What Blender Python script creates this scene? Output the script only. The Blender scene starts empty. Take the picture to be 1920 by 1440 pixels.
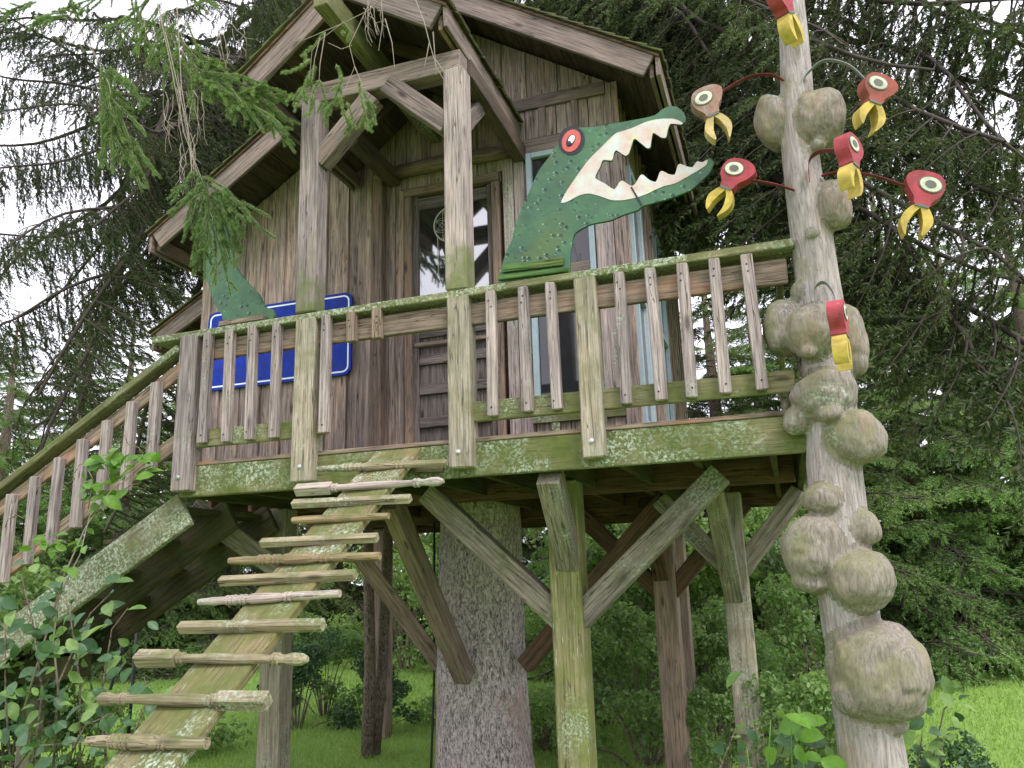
import bpy, math, random
import numpy as np
from mathutils import Vector, Matrix, noise, geometry

random.seed(7); RNG = np.random.default_rng(7)
scene = bpy.context.scene
COL = scene.collection
R = math.radians

# ------------------------------------------------------------------ camera
YAW, PIT, ROL, FPX, EYE = R(-18.09), R(13.389), R(-1.821), 1513.6, 1.65
_f = Vector((math.sin(YAW)*math.cos(PIT), math.cos(YAW)*math.cos(PIT), math.sin(PIT)))
_r0 = Vector((math.cos(YAW), -math.sin(YAW), 0)); _u0 = _r0.cross(_f)
_r = _r0*math.cos(ROL) + _u0*math.sin(ROL); _u = -_r0*math.sin(ROL) + _u0*math.cos(ROL)
EYEP = Vector((0, 0, EYE))
cam = bpy.data.cameras.new('camera'); co = bpy.data.objects.new('camera', cam); COL.objects.link(co)
co.matrix_world = Matrix((( _r.x, _u.x, -_f.x, 0), (_r.y, _u.y, -_f.y, 0), (_r.z, _u.z, -_f.z, EYE), (0, 0, 0, 1)))
cam.sensor_width = 36; cam.lens = FPX/1920*36; cam.clip_start = .05; cam.clip_end = 500
scene.camera = co

def ray(u, v): return _f*FPX + _r*(u-960) + _u*(720-v)
def PY(u, v, Y): d = ray(u, v); return EYEP + d*(Y/d.y)
def PZ(u, v, Z): d = ray(u, v); return EYEP + d*((Z-EYE)/d.z)

# ------------------------------------------------------------------ sky and sun (bright overcast)
SUN_EL, SUN_AZ = 52, 132      # azimuth clockwise from +Y: soft light from the open lawn at the right, behind the camera
w = bpy.data.worlds.new('World'); scene.world = w; w.use_nodes = True
nt = w.node_tree; nt.nodes.clear()
out = nt.nodes.new('ShaderNodeOutputWorld'); bg = nt.nodes.new('ShaderNodeBackground')
sky = nt.nodes.new('ShaderNodeTexSky'); sky.sky_type = 'NISHITA'; sky.sun_disc = False
sky.sun_elevation = R(SUN_EL); sky.sun_rotation = R(SUN_AZ); sky.air_density = 1.0; sky.dust_density = 4.0; sky.ozone_density = 1.0
hsv = nt.nodes.new('ShaderNodeHueSaturation'); hsv.inputs['Saturation'].default_value = .30
tc = nt.nodes.new('ShaderNodeTexCoord'); nz = nt.nodes.new('ShaderNodeTexNoise'); nz.inputs['Scale'].default_value = 2.2; nz.inputs['Detail'].default_value = 5
cloud = nt.nodes.new('ShaderNodeMixRGB'); cloud.blend_type = 'MIX'; cloud.inputs[2].default_value = (7.0, 6.85, 7.8, 1)
cr = nt.nodes.new('ShaderNodeMapRange'); cr.inputs[1].default_value = .3; cr.inputs[2].default_value = .62; cr.inputs[3].default_value = .55; cr.inputs[4].default_value = 1
L = nt.links.new
L(sky.outputs[0], hsv.inputs['Color']); L(hsv.outputs[0], cloud.inputs[1]); L(tc.outputs['Generated'], nz.inputs['Vector'])
L(nz.outputs['Fac'], cr.inputs[0]); L(cr.outputs[0], cloud.inputs[0]); L(cloud.outputs[0], bg.inputs[0]); L(bg.outputs[0], out.inputs[0])
bg.inputs[1].default_value = .15
sun = bpy.data.lights.new('sun', 'SUN'); sun.energy = 1.3; sun.angle = R(14); sun.color = (1, .96, .9)
so = bpy.data.objects.new('sun', sun); COL.objects.link(so)
_sd = Vector((math.sin(R(SUN_AZ))*math.cos(R(SUN_EL)), math.cos(R(SUN_AZ))*math.cos(R(SUN_EL)), math.sin(R(SUN_EL))))
so.rotation_euler = _sd.to_track_quat('Z', 'Y').to_euler()
vs = scene.view_settings; vs.view_transform = 'Standard'; vs.look = 'None'; vs.gamma = 1; vs.use_curve_mapping = False
vs.exposure = 1.05
scene.render.engine = 'CYCLES'
scene.cycles.max_bounces = 4; scene.cycles.transparent_max_bounces = 6
scene.cycles.diffuse_bounces = 2; scene.cycles.glossy_bounces = 2; scene.cycles.transmission_bounces = 3

# ------------------------------------------------------------------ object helpers
WM = {}
def link(o, parent=None, world=None):
    COL.objects.link(o)
    world = world or Matrix.Identity(4)
    o.matrix_basis = world; WM[o.name] = world.copy()
    if parent is not None:
        o.parent = parent; o.matrix_parent_inverse = WM[parent.name].inverted()
    return o
def tag(o, label, cat, group=None, kind=None):
    if label: o['label'] = label
    if cat: o['category'] = cat
    if group: o['group'] = group
    if kind: o['kind'] = kind
    return o
def thing(name, loc, label, cat, group=None):
    o = bpy.data.objects.new(name, None); o.empty_display_size = .1
    link(o, None, Matrix.Translation(Vector(loc)))
    return tag(o, label, cat, group)
def mesh(name, V, F, mats, mi=None, smooth=False):
    me = bpy.data.meshes.new(name); me.from_pydata([tuple(v) for v in V], [], [tuple(f) for f in F])
    for m in (mats if isinstance(mats, (list, tuple)) else [mats]): me.materials.append(m)
    if mi is not None: me.polygons.foreach_set('material_index', np.asarray(mi, dtype=np.int32))
    if smooth: me.polygons.foreach_set('use_smooth', np.ones(len(me.polygons), dtype=bool))
    me.update(); return me
def mesh_tris(name, V, F, mats, mi=None, smooth=False):
    me = bpy.data.meshes.new(name); V = np.asarray(V, dtype=np.float32); F = np.asarray(F, dtype=np.int32)
    me.vertices.add(len(V)); me.vertices.foreach_set('co', V.ravel())
    me.loops.add(F.size); me.loops.foreach_set('vertex_index', F.ravel())
    me.polygons.add(len(F)); me.polygons.foreach_set('loop_start', np.arange(0, F.size, 3, dtype=np.int32))
    for m in (mats if isinstance(mats, (list, tuple)) else [mats]): me.materials.append(m)
    if mi is not None: me.polygons.foreach_set('material_index', np.asarray(mi, dtype=np.int32))
    if smooth: me.polygons.foreach_set('use_smooth', np.ones(len(F), dtype=bool))
    me.update(calc_edges=True); me.validate(); return me
def obj(name, me, parent=None, world=None):
    return link(bpy.data.objects.new(name, me), parent, world)

# chamfered box
_CF = []
def _init():
    sg = [(a, b, c) for a in (-1, 1) for b in (-1, 1) for c in (-1, 1)]
    idx = {s: i for i, s in enumerate(sg)}
    a, c = 1.0, .2
    V = []
    for s in sg:
        for ax in range(3): V.append([s[k]*(a if k == ax else a-c) for k in range(3)])
    F = []
    for ax in range(3):
        o1, o2 = [k for k in range(3) if k != ax]
        for s in (-1, 1):
            q = []
            for p1, p2 in ((-1, -1), (1, -1), (1, 1), (-1, 1)):
                t = [0]*3; t[ax] = s; t[o1] = p1; t[o2] = p2; q.append(idx[tuple(t)]*3+ax)
            F.append(q)
    for k in range(3):
        i, j = [m for m in range(3) if m != k]
        for si in (-1, 1):
            for sj in (-1, 1):
                t = [0]*3; t[i] = si; t[j] = sj
                t[k] = -1; c0 = idx[tuple(t)]; t[k] = 1; c1 = idx[tuple(t)]
                F.append([c0*3+i, c1*3+i, c1*3+j, c0*3+j])
    for s in sg: F.append([idx[s]*3, idx[s]*3+1, idx[s]*3+2])
    V = np.array(V)
    for f in F:
        n = np.cross(V[f[1]]-V[f[0]], V[f[2]]-V[f[0]])
        if n @ V[f].mean(0) < 0: f.reverse()
    _CF.append((sg, F))
_init()
def cbox(a, b, d, c=.005, jit=0.0):
    sg, F = _CF[0]; h = (a, b, d); V = []
    for s in sg:
        j = [random.uniform(-jit, jit) for _ in range(3)]
        for ax in range(3): V.append([s[k]*(h[k] if k == ax else h[k]-c)+j[k] for k in range(3)])
    return V, [list(f) for f in F]
def frame(p0, p1, up=(0, 0, 1)):
    p0 = Vector(p0); p1 = Vector(p1); x = (p1-p0).normalized(); up = Vector(up)
    z = (up - x*up.dot(x)).normalized(); y = z.cross(x); m = (p0+p1)/2
    return Matrix(((x.x, y.x, z.x, m.x), (x.y, y.y, z.y, m.y), (x.z, y.z, z.z, m.z), (0, 0, 0, 1))), (p1-p0).length
def beam(name, p0, p1, w, h, mat, parent=None, up=(0, 0, 1), c=.006, jit=.0025):
    """timber from p0 to p1; h is measured along `up`, w across"""
    M, ln = frame(p0, p1, up)
    V, F = cbox(ln/2, w/2, h/2, min(c, w*.3, h*.3), min(jit, w*.08, h*.08))
    return obj(name, mesh(name, V, F, mat), parent, M)
UPY = (0, -1, 0)
def vbeam(name, x, y, z0, z1, w, d, mat, parent=None, **k):
    return beam(name, (x, y, z0), (x, y, z1), w, d, mat, parent, up=UPY, **k)
def tube_arrays(P, rad, n=8, cap=True, base=0):
    P = [Vector(p) for p in P]; V = []; F = []
    prev = None
    for i, p in enumerate(P):
        t = (P[min(i+1, len(P)-1)]-P[max(i-1, 0)]).normalized()
        if prev is None:
            a = Vector((0, 0, 1)) if abs(t.z) < .9 else Vector((1, 0, 0)); prev = (a - t*a.dot(t)).normalized()
        else:
            q = prev - t*prev.dot(t); prev = q.normalized() if q.length > 1e-6 else prev
        b = t.cross(prev)
        for k in range(n):
            an = 2*math.pi*k/n; V.append(p + (prev*math.cos(an)+b*math.sin(an))*rad[i])
    for i in range(len(P)-1):
        for k in range(n):
            k2 = (k+1) % n; F.append([base+i*n+k, base+i*n+k2, base+(i+1)*n+k2, base+(i+1)*n+k])
    if cap:
        F.append([base+k for k in range(n)][::-1]); F.append([base+(len(P)-1)*n+k for k in range(n)])
    return V, F
def tube(name, P, rad, mat, parent=None, n=8, smooth=True):
    if not isinstance(rad, (list, tuple)): rad = [rad]*len(P)
    o = sum((Vector(p) for p in P), Vector())/len(P)
    V, F = tube_arrays([Vector(p)-o for p in P], rad, n)
    return obj(name, mesh(name, V, F, mat, smooth=smooth), parent, Matrix.Translation(o))
def plate(name, pts, thick, mat, parent=None, c=0.0):
    """polygon (3D points, planar) pushed back along `thick` (a vector)"""
    pts = [Vector(p) for p in pts]; o = sum(pts, Vector())/len(pts); q = [p-o for p in pts]; n = len(q); t = Vector(thick)
    tris = geometry.tessellate_polygon([q])
    V = q + [p+t for p in q]; F = []
    for a in tris:
        nr = (q[a[1]]-q[a[0]]).cross(q[a[2]]-q[a[0]])
        a = list(a) if nr.dot(t) < 0 else list(a)[::-1]
        F.append(a); F.append([k+n for k in a][::-1])
    ar = sum((q[i].cross(q[(i+1) % n]) for i in range(n)), Vector())
    for i in range(n):
        j = (i+1) % n; f = [i, i+n, j+n, j]; F.append(f if ar.dot(t) < 0 else f[::-1])
    return obj(name, mesh(name, V, F, mat), parent, Matrix.Translation(o))

# ------------------------------------------------------------------ materials
def new_mat(name):
    m = bpy.data.materials.new(name); m.use_nodes = True; t = m.node_tree; t.nodes.clear()
    o = t.nodes.new('ShaderNodeOutputMaterial'); b = t.nodes.new('ShaderNodeBsdfPrincipled'); t.links.new(b.outputs[0], o.inputs[0])
    return m, t, b, o
def N(t, k, **kw):
    n = t.nodes.new(k)
    for a, v in kw.items():
        if a in n.inputs: n.inputs[a].default_value = v
        else: setattr(n, a, v)
    return n
def mixc(t, fac, a, b, mode='MIX'):
    n = t.nodes.new('ShaderNodeMixRGB'); n.blend_type = mode
    for k, v in ((0, fac), (1, a), (2, b)):
        if isinstance(v, (int, float)): n.inputs[k].default_value = v
        elif isinstance(v, tuple): n.inputs[k].default_value = (*v, 1)
        else: t.links.new(v, n.inputs[k])
    return n.outputs[0]
def mth(t, op, a, b=0.0, clamp=False):
    n = t.nodes.new('ShaderNodeMath'); n.operation = op; n.use_clamp = clamp
    for k, v in ((0, a), (1, b)):
        if isinstance(v, (int, float)): n.inputs[k].default_value = v
        else: t.links.new(v, n.inputs[k])
    return n.outputs[0]
def rng(t, v, a, b, c=0.0, d=1.0):
    n = t.nodes.new('ShaderNodeMapRange'); n.clamp = True
    for k, x in ((1, a), (2, b), (3, c), (4, d)): n.inputs[k].default_value = x
    t.links.new(v, n.inputs[0]); return n.outputs[0]
def noise_(t, vec, scale, detail=4, rough=.6, dist=0.0):
    n = N(t, 'ShaderNodeTexNoise', Scale=scale, Detail=detail, Roughness=rough, Distortion=dist); t.links.new(vec, n.inputs['Vector']); return n.outputs['Fac']
def coords(t, scale=(1, 1, 1), rnd=True, what='Object'):
    tc = t.nodes.new('ShaderNodeTexCoord'); m = t.nodes.new('ShaderNodeMapping'); m.inputs['Scale'].default_value = scale
    if rnd:
        oi = t.nodes.new('ShaderNodeObjectInfo'); a = t.nodes.new('ShaderNodeVectorMath'); a.operation = 'ADD'
        mu = mth(t, 'MULTIPLY', oi.outputs['Random'], 37.0); t.links.new(tc.outputs[what], a.inputs[0]); t.links.new(mu, a.inputs[1])
        t.links.new(a.outputs[0], m.inputs['Vector'])
    else: t.links.new(tc.outputs[what], m.inputs['Vector'])
    return m.outputs[0]
def wood(name, dark, light, warm=(.30, .16, .08), warm_amt=.2, moss=0.0, lichen=0.0, mossc=(.085, .105, .03), foot=None, streak=0.0, rough=.85, lichenc=(.40, .48, .38), bump=.5):
    m, t, b, o = new_mat(name); lk = t.links.new
    g = coords(t, (1.6, 34, 34)); lowc = coords(t, (1.2, 5, 5)); iso = coords(t)
    n1 = noise_(t, g, 2.2, 8, .65, .25); n2 = noise_(t, lowc, 1.6, 4); n3 = noise_(t, iso, 5, 5)
    oi = t.nodes.new('ShaderNodeObjectInfo')
    c = mixc(t, rng(t, n1, .36, .65), dark, light)
    # fine checks along the grain
    g2 = coords(t, (2.2, 90, 90)); n4 = noise_(t, g2, 2.0, 4, .6)
    c = mixc(t, rng(t, n4, .55, .70, 0, .8), c, tuple(x*.35 for x in dark))
    c = mixc(t, 1.0, c, mixc(t, rng(t, n2, .3, .7), (.72, .72, .74), (1.18, 1.16, 1.14)), 'MULTIPLY')
    c = mixc(t, mth(t, 'MULTIPLY', rng(t, n2, .5, .78), warm_amt), c, warm)
    sc_ = noise_(t, coords(t, (.55, 16, 16)), 1.6, 3, .5, .3); spl = rng(t, mth(t, 'ABSOLUTE', mth(t, 'SUBTRACT', sc_, .5)), .003, .011, .85, 0)
    c = mixc(t, spl, c, tuple(x*.25 for x in dark))
    # knots
    vk = N(t, 'ShaderNodeTexVoronoi', Scale=1.0); lk(coords(t, (2.2, 7, 7)), vk.inputs['Vector'])
    c = mixc(t, rng(t, vk.outputs['Distance'], .05, .14, .85, 0), c, tuple(x*.35 for x in dark))
    # each board its own tone
    c = mixc(t, 1.0, c, mixc(t, rng(t, oi.outputs['Random'], 0, 1), (.78, .76, .76), (1.12, 1.08, 1.04)), 'MULTIPLY')
    if streak: c = mixc(t, rng(t, noise_(t, coords(t, (5, 60, 60)), 2.0, 3), .62, .70, 0, streak), c, (.50, .48, .36))
    hgt = mth(t, 'SUBTRACT', n1, mth(t, 'MULTIPLY', spl, .7))
    if moss or foot:
        geo = t.nodes.new('ShaderNodeNewGeometry'); sp = t.nodes.new('ShaderNodeSeparateXYZ'); lk(geo.outputs['Normal'], sp.inputs[0])
        base = mth(t, 'ADD', n3, mth(t, 'MULTIPLY', sp.outputs['Z'], .18))
        base = mth(t, 'ADD', base, mth(t, 'MULTIPLY', mth(t, 'SUBTRACT', n1, .5), .55))
        k = mth(t, 'ADD', base, moss - .5)
        if foot:
            p = t.nodes.new('ShaderNodeSeparateXYZ'); lk(geo.outputs['Position'], p.inputs[0])
            k = mth(t, 'ADD', k, rng(t, p.outputs['Z'], foot[0], foot[1], .55, 0))
        mm = rng(t, k, .36, .68, 0, .92)
        mc = mixc(t, noise_(t, iso, 22, 4), tuple(x*.55 for x in mossc), tuple(x*1.5 for x in mossc))
        c = mixc(t, mm, c, mc)
    if lichen:
        patch = rng(t, noise_(t, iso, 2.0, 5, .6), .58-.20*lichen, .70-.18*lichen)
        sp_ = rng(t, noise_(t, iso, 58, 5, .72), .47, .60)
        lm = mth(t, 'MULTIPLY', patch, sp_)
        c = mixc(t, mth(t, 'MULTIPLY', lm, .9), c, mixc(t, noise_(t, iso, 90, 2), tuple(x*.7 for x in lichenc), tuple(x*1.25 for x in lichenc)))
        hgt = mth(t, 'ADD', hgt, mth(t, 'MULTIPLY', lm, 1.0))
    lk(c, b.inputs['Base Color']); b.inputs['Roughness'].default_value = rough; b.inputs['Specular IOR Level'].default_value = .25
    bp = N(t, 'ShaderNodeBump', Strength=bump, Distance=.004); lk(hgt, bp.inputs['Height']); lk(bp.outputs[0], b.inputs['Normal'])
    return m
def plain(name, col, rough=.6, metal=0.0, var=.25, scale=20, spec=.4):
    m, t, b, o = new_mat(name); c0 = coords(t); n = noise_(t, c0, scale, 5)
    c = mixc(t, n, tuple(x*(1-var) for x in col), tuple(min(1, x*(1+var)) for x in col))
    t.links.new(c, b.inputs['Base Color']); b.inputs['Roughness'].default_value = rough; b.inputs['Metallic'].default_value = metal; b.inputs['Specular IOR Level'].default_value = spec
    return m
def leafmat(name, c0, c1, c2, scale=2.5, trans=.35, rough=.5, rnd=False):
    m, t, b, o = new_mat(name); lk = t.links.new
    v = coords(t, rnd=True) ; n = noise_(t, v, scale, 4, .7)
    g = t.nodes.new('ShaderNodeNewGeometry'); fine = g.outputs['Random Per Island']
    c = mixc(t, rng(t, n, .32, .68), c0, c1); c = mixc(t, rng(t, fine, .55, 1.0, 0, .8), c, c2)
    oi = t.nodes.new('ShaderNodeObjectInfo')
    c = mixc(t, 1.0, c, mixc(t, oi.outputs['Random'], (.75, .8, .75), (1.2, 1.15, 1.1)), 'MULTIPLY')
    lk(c, b.inputs['Base Color']); b.inputs['Roughness'].default_value = rough; b.inputs['Specular IOR Level'].default_value = .3
    tr = t.nodes.new('ShaderNodeBsdfTranslucent'); lk(mixc(t, 1.0, c, (1.1, 1.2, .6), 'MULTIPLY'), tr.inputs[0])
    mx = t.nodes.new('ShaderNodeMixShader'); mx.inputs[0].default_value = trans
    lk(b.outputs[0], mx.inputs[1]); lk(tr.outputs[0], mx.inputs[2]); lk(mx.outputs[0], o.inputs[0])
    return m

def paint(name, col, rough=.65, chip=.5, grime=.5, spec=.25):
    m, t, b, o = new_mat(name); c0 = coords(t); lk = t.links.new
    n1 = noise_(t, c0, 13, 6, .7, .3); n2 = noise_(t, c0, 38, 5, .7); n3 = noise_(t, c0, 5, 4)
    c = mixc(t, rng(t, n1, .3, .7), tuple(x*.62 for x in col), tuple(min(1, x*1.3) for x in col))
    c = mixc(t, rng(t, n3, .5, .75, 0, grime), c, (.05, .042, .03))
    k = mth(t, 'ADD', mth(t, 'MULTIPLY', n1, .5), mth(t, 'MULTIPLY', n2, .5))
    chipm = rng(t, k, .70-.14*chip, .74-.14*chip, 0, .85)
    c = mixc(t, chipm, c, mixc(t, n2, (.12, .095, .08), (.36, .31, .27)))
    lk(c, b.inputs['Base Color']); b.inputs['Roughness'].default_value = rough; b.inputs['Specular IOR Level'].default_value = spec
    bp = N(t, 'ShaderNodeBump', Strength=.5, Distance=.003); lk(mth(t, 'SUBTRACT', n1, chipm), bp.inputs['Height']); lk(bp.outputs[0], b.inputs['Normal'])
    return m
M = {}
M['grey'] = wood('weathered_grey_wood', (.190, .160, .157), (.44, .388, .384), moss=.25, lichen=.15, warm_amt=.12)
M['greytop'] = wood('pale_weathered_post', (.20, .170, .165), (.44, .388, .378), moss=.20, warm_amt=.12, foot=(3.3, 3.8), mossc=(.12, .14, .05))
M['wall'] = wood('brown_wall_boards', (.160, .126, .114), (.47, .388, .350), warm=(.45, .28, .18), warm_amt=.5, foot=(2.30, 2.95))
M['barge'] = wood('barge_wood', (.135, .108, .100), (.29, .238, .220), warm=(.30, .19, .13), warm_amt=.2, moss=.10)
M['moss'] = wood('mossy_beam_wood', (.10, .10, .05), (.26, .25, .14), moss=.58, lichen=.62, mossc=(.075, .098, .020))
M['cap'] = wood('mossy_rail_cap_wood', (.12, .12, .065), (.28, .27, .17), moss=.52, lichen=.95, mossc=(.082, .100, .026))
M['post'] = wood('green_streaked_post', (.17, .165, .07), (.40, .39, .22), moss=.46, lichen=.10, mossc=(.125, .155, .024), streak=.8)
M['mosspost'] = wood('mossy_post', (.185, .168, .128), (.42, .385, .325), moss=.38, lichen=.25, mossc=(.105, .12, .035), streak=.55)
M['brace'] = wood('streaked_brace', (.14, .125, .098), (.37, .34, .29), moss=.36, lichen=.25, streak=.5)
M['tan'] = wood('tan_brace_wood', (.18, .138, .112), (.37, .295, .245), warm=(.38, .25, .16), warm_amt=.3)
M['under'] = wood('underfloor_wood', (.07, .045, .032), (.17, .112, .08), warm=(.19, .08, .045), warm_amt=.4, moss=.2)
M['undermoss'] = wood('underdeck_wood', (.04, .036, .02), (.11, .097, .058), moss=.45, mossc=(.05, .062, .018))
M['rail'] = wood('rail_board_wood', (.14, .108, .085), (.34, .27, .21), warm=(.38, .15, .08), warm_amt=.7, moss=.28)
M['lowrail'] = wood('mossy_rail_wood', (.13, .125, .065), (.31, .29, .18), moss=.52, lichen=.25)
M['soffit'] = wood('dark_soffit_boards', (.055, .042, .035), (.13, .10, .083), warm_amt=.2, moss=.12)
M['door'] = wood('dark_door_wood', (.075, .066, .067), (.20, .176, .172), warm_amt=.1)
M['frame'] = wood('door_frame_wood', (.115, .088, .074), (.27, .21, .175), warm_amt=.3)
M['ladder'] = wood('yellowed_plank', (.10, .080, .045), (.29, .245, .14), warm=(.28, .15, .07), warm_amt=.6, moss=.46, lichen=.45, mossc=(.095, .11, .03), streak=.55)
M['rung'] = wood('turned_rung_wood', (.165, .138, .092), (.39, .34, .24), moss=.36, lichen=.4)
M['rungpale'] = wood('bleached_rung_wood', (.32, .275, .245), (.56, .50, .45), moss=.22, lichen=.35)
M['rungdark'] = wood('brown_rung_wood', (.15, .115, .07), (.34, .275, .165), moss=.36)
M['stair'] = wood('stair_stringer_wood', (.14, .135, .09), (.33, .31, .23), moss=.5, lichen=.8)
M['blue'] = paint('blue_enamel', (.004, .028, .31), .45, .12, .25, .15)
M['white'] = plain('white_border', (.72, .78, .86), .4, var=.08)
M['trim'] = plain('pale_blue_paint', (.30, .38, .43), .6, var=.2)
M['bolt'] = plain('zinc_bolt', (.45, .45, .45), .4, metal=.8)
M['black'] = plain('black_paint', (.012, .013, .018), .5)
M['cable'] = plain('black_cable', (.02, .02, .02), .5)
M['red'] = paint('weathered_red_paint', (.31, .048, .062), .7, 0.6)
M['faded'] = paint('faded_red_paint', (.30, .17, .13), .7, 1.3)
M['orange'] = paint('orange_red_paint', (.25, .062, .042), .65, 0.7)
M['yellow'] = paint('yellow_paint', (.47, .35, .075), .65, 0.6)
M['paleyellow'] = paint('pale_yellow_paint', (.46, .35, .15), .65, 1.0)
M['cream'] = paint('cream_paint', (.55, .55, .42), .65, .4)
M['eyegrey'] = plain('grey_paint', (.10, .105, .095), .6)
M['strapred'] = paint('dark_red_strap', (.17, .030, .036), .7, .6)
M['metal'] = plain('grey_strap', (.22, .24, .23), .45, metal=.5)
M['crocred'] = plain('croc_eye_red', (.48, .09, .08), .6, var=.3, scale=30)
M['hoop'] = plain('pale_hoop', (.38, .36, .32), .7)
M['shingle'] = wood('mossy_shingles', (.06, .05, .04), (.15, .125, .10), moss=.58, mossc=(.075, .095, .022))
def mapoff(t, v, off):
    n = t.nodes.new('ShaderNodeVectorMath'); n.operation = 'ADD'; n.inputs[1].default_value = off; t.links.new(v, n.inputs[0]); return n.outputs[0]
def croc_mat():
    m, t, b, o = new_mat('crocodile_green_paint'); lk = t.links.new; c0 = coords(t)
    n = noise_(t, c0, 7, 6, .7, .4); n2 = noise_(t, c0, 2.4, 4); n3 = noise_(t, c0, 30, 3)
    c = mixc(t, rng(t, n, .3, .7), (.018, .062, .034), (.046, .135, .058))
    c = mixc(t, rng(t, n2, .52, .66, 0, .55), c, (.07, .10, .018))
    c = mixc(t, rng(t, n3, .63, .72, 0, .6), c, (.05, .28, .11))
    v = N(t, 'ShaderNodeTexVoronoi', Scale=20); lk(c0, v.inputs['Vector'])
    stm = mth(t, 'MULTIPLY', rng(t, v.outputs['Distance'], .16, .32, .9, 0), rng(t, noise_(t, c0, 4.5, 4), .40, .62)); c = mixc(t, stm, c, (.008, .030, .040))
    v2 = N(t, 'ShaderNodeTexVoronoi', Scale=20); lk(mapoff(t, c0, (.012, 0, -.012)), v2.inputs['Vector'])
    c = mixc(t, rng(t, v2.outputs['Distance'], .09, .16, .55, 0), c, (.26, .38, .32))
    lk(c, b.inputs['Base Color']); b.inputs['Roughness'].default_value = .5
    bp = N(t, 'ShaderNodeBump', Strength=.8, Distance=.008); bp.invert = True; lk(mth(t, 'ADD', stm, mth(t, 'MULTIPLY', n, .35)), bp.inputs['Height']); lk(bp.outputs[0], b.inputs['Normal'])
    return m
M['croc'] = croc_mat()
def mouth_mat():
    m, t, b, o = new_mat('mouth_paint'); c0 = coords(t)
    c = mixc(t, rng(t, noise_(t, c0, 9, 5), .35, .65), (.50, .53, .53), (.50, .35, .30)); c = mixc(t, rng(t, noise_(t, c0, 14, 4), .55, .7, 0, .7), c, (.52, .56, .28))
    c = mixc(t, rng(t, noise_(t, c0, 40, 3), .62, .7, 0, .5), c, (.3, .3, .25))
    t.links.new(c, b.inputs['Base Color']); b.inputs['Roughness'].default_value = .6; return m
M['mouth'] = mouth_mat()
M['crocbar'] = wood('green_painted_batten', (.05, .11, .03), (.12, .24, .07), warm=(.30, .13, .05), warm_amt=.8)
def glass_mat(ior=2.3):
    m, t, b, o = new_mat('dark_window_glass'); c0 = coords(t)
    t.links.new(mixc(t, noise_(t, c0, 6, 4), (.012, .013, .016), (.03, .03, .034)), b.inputs['Base Color'])
    b.inputs['Roughness'].default_value = .04; b.inputs['IOR'].default_value = ior; b.inputs['Specular IOR Level'].default_value = .8; return m
M['glass'] = glass_mat(2.9)
M['winglass'] = glass_mat(1.5)
def bark_mat(name, c0_, c1_, red, sc=1.0, moss=0.0):
    m, t, b, o = new_mat(name); lk = t.links.new
    c0 = coords(t, (15*sc, 15*sc, 5.5*sc)); nA = noise_(t, c0, 1.3, 9, .72, 1.8)
    c1 = coords(t, (60*sc, 60*sc, 26*sc)); nB = noise_(t, c1, 1.0, 5, .7, .8)
    iso = coords(t); n2 = noise_(t, coords(t, (1, 1, .45)), 3.4, 5)
    h = mth(t, 'ADD', mth(t, 'MULTIPLY', nA, .75), mth(t, 'MULTIPLY', nB, .45))
    c = mixc(t, rng(t, h, .50, .70), tuple(x*.30 for x in c0_), c1_); c = mixc(t, rng(t, nB, .55, .75, 0, .5), c, c0_)
    c = mixc(t, rng(t, n2, .55, .70, 0, .6), c, red)
    if moss: c = mixc(t, rng(t, noise_(t, iso, 4, 5), .5, .7, 0, moss), c, (.09, .10, .04))
    lk(c, b.inputs['Base Color']); b.inputs['Roughness'].default_value = .9; b.inputs['Specular IOR Level'].default_value = .15
    bp = N(t, 'ShaderNodeBump', Strength=1.0, Distance=.02); lk(h, bp.inputs['Height']); lk(bp.outputs[0], b.inputs['Normal'])
    return m
M['bark'] = bark_mat('spruce_bark', (.38, .315, .30), (.76, .67, .65), (.42, .29, .24), 1.5)
M['twigbark'] = plain('dark_twig_bark', (.045, .036, .028), .9, var=.5)
M['deadtwig'] = plain('dead_pale_twig', (.26, .22, .18), .9, var=.3)
M['sapbark'] = bark_mat('sapling_bark', (.16, .12, .095), (.34, .27, .22), (.15, .09, .06), 2.0, .4)
M['birch'] = plain('pale_birch_bark', (.40, .38, .34), .8, var=.5, scale=8)
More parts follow.
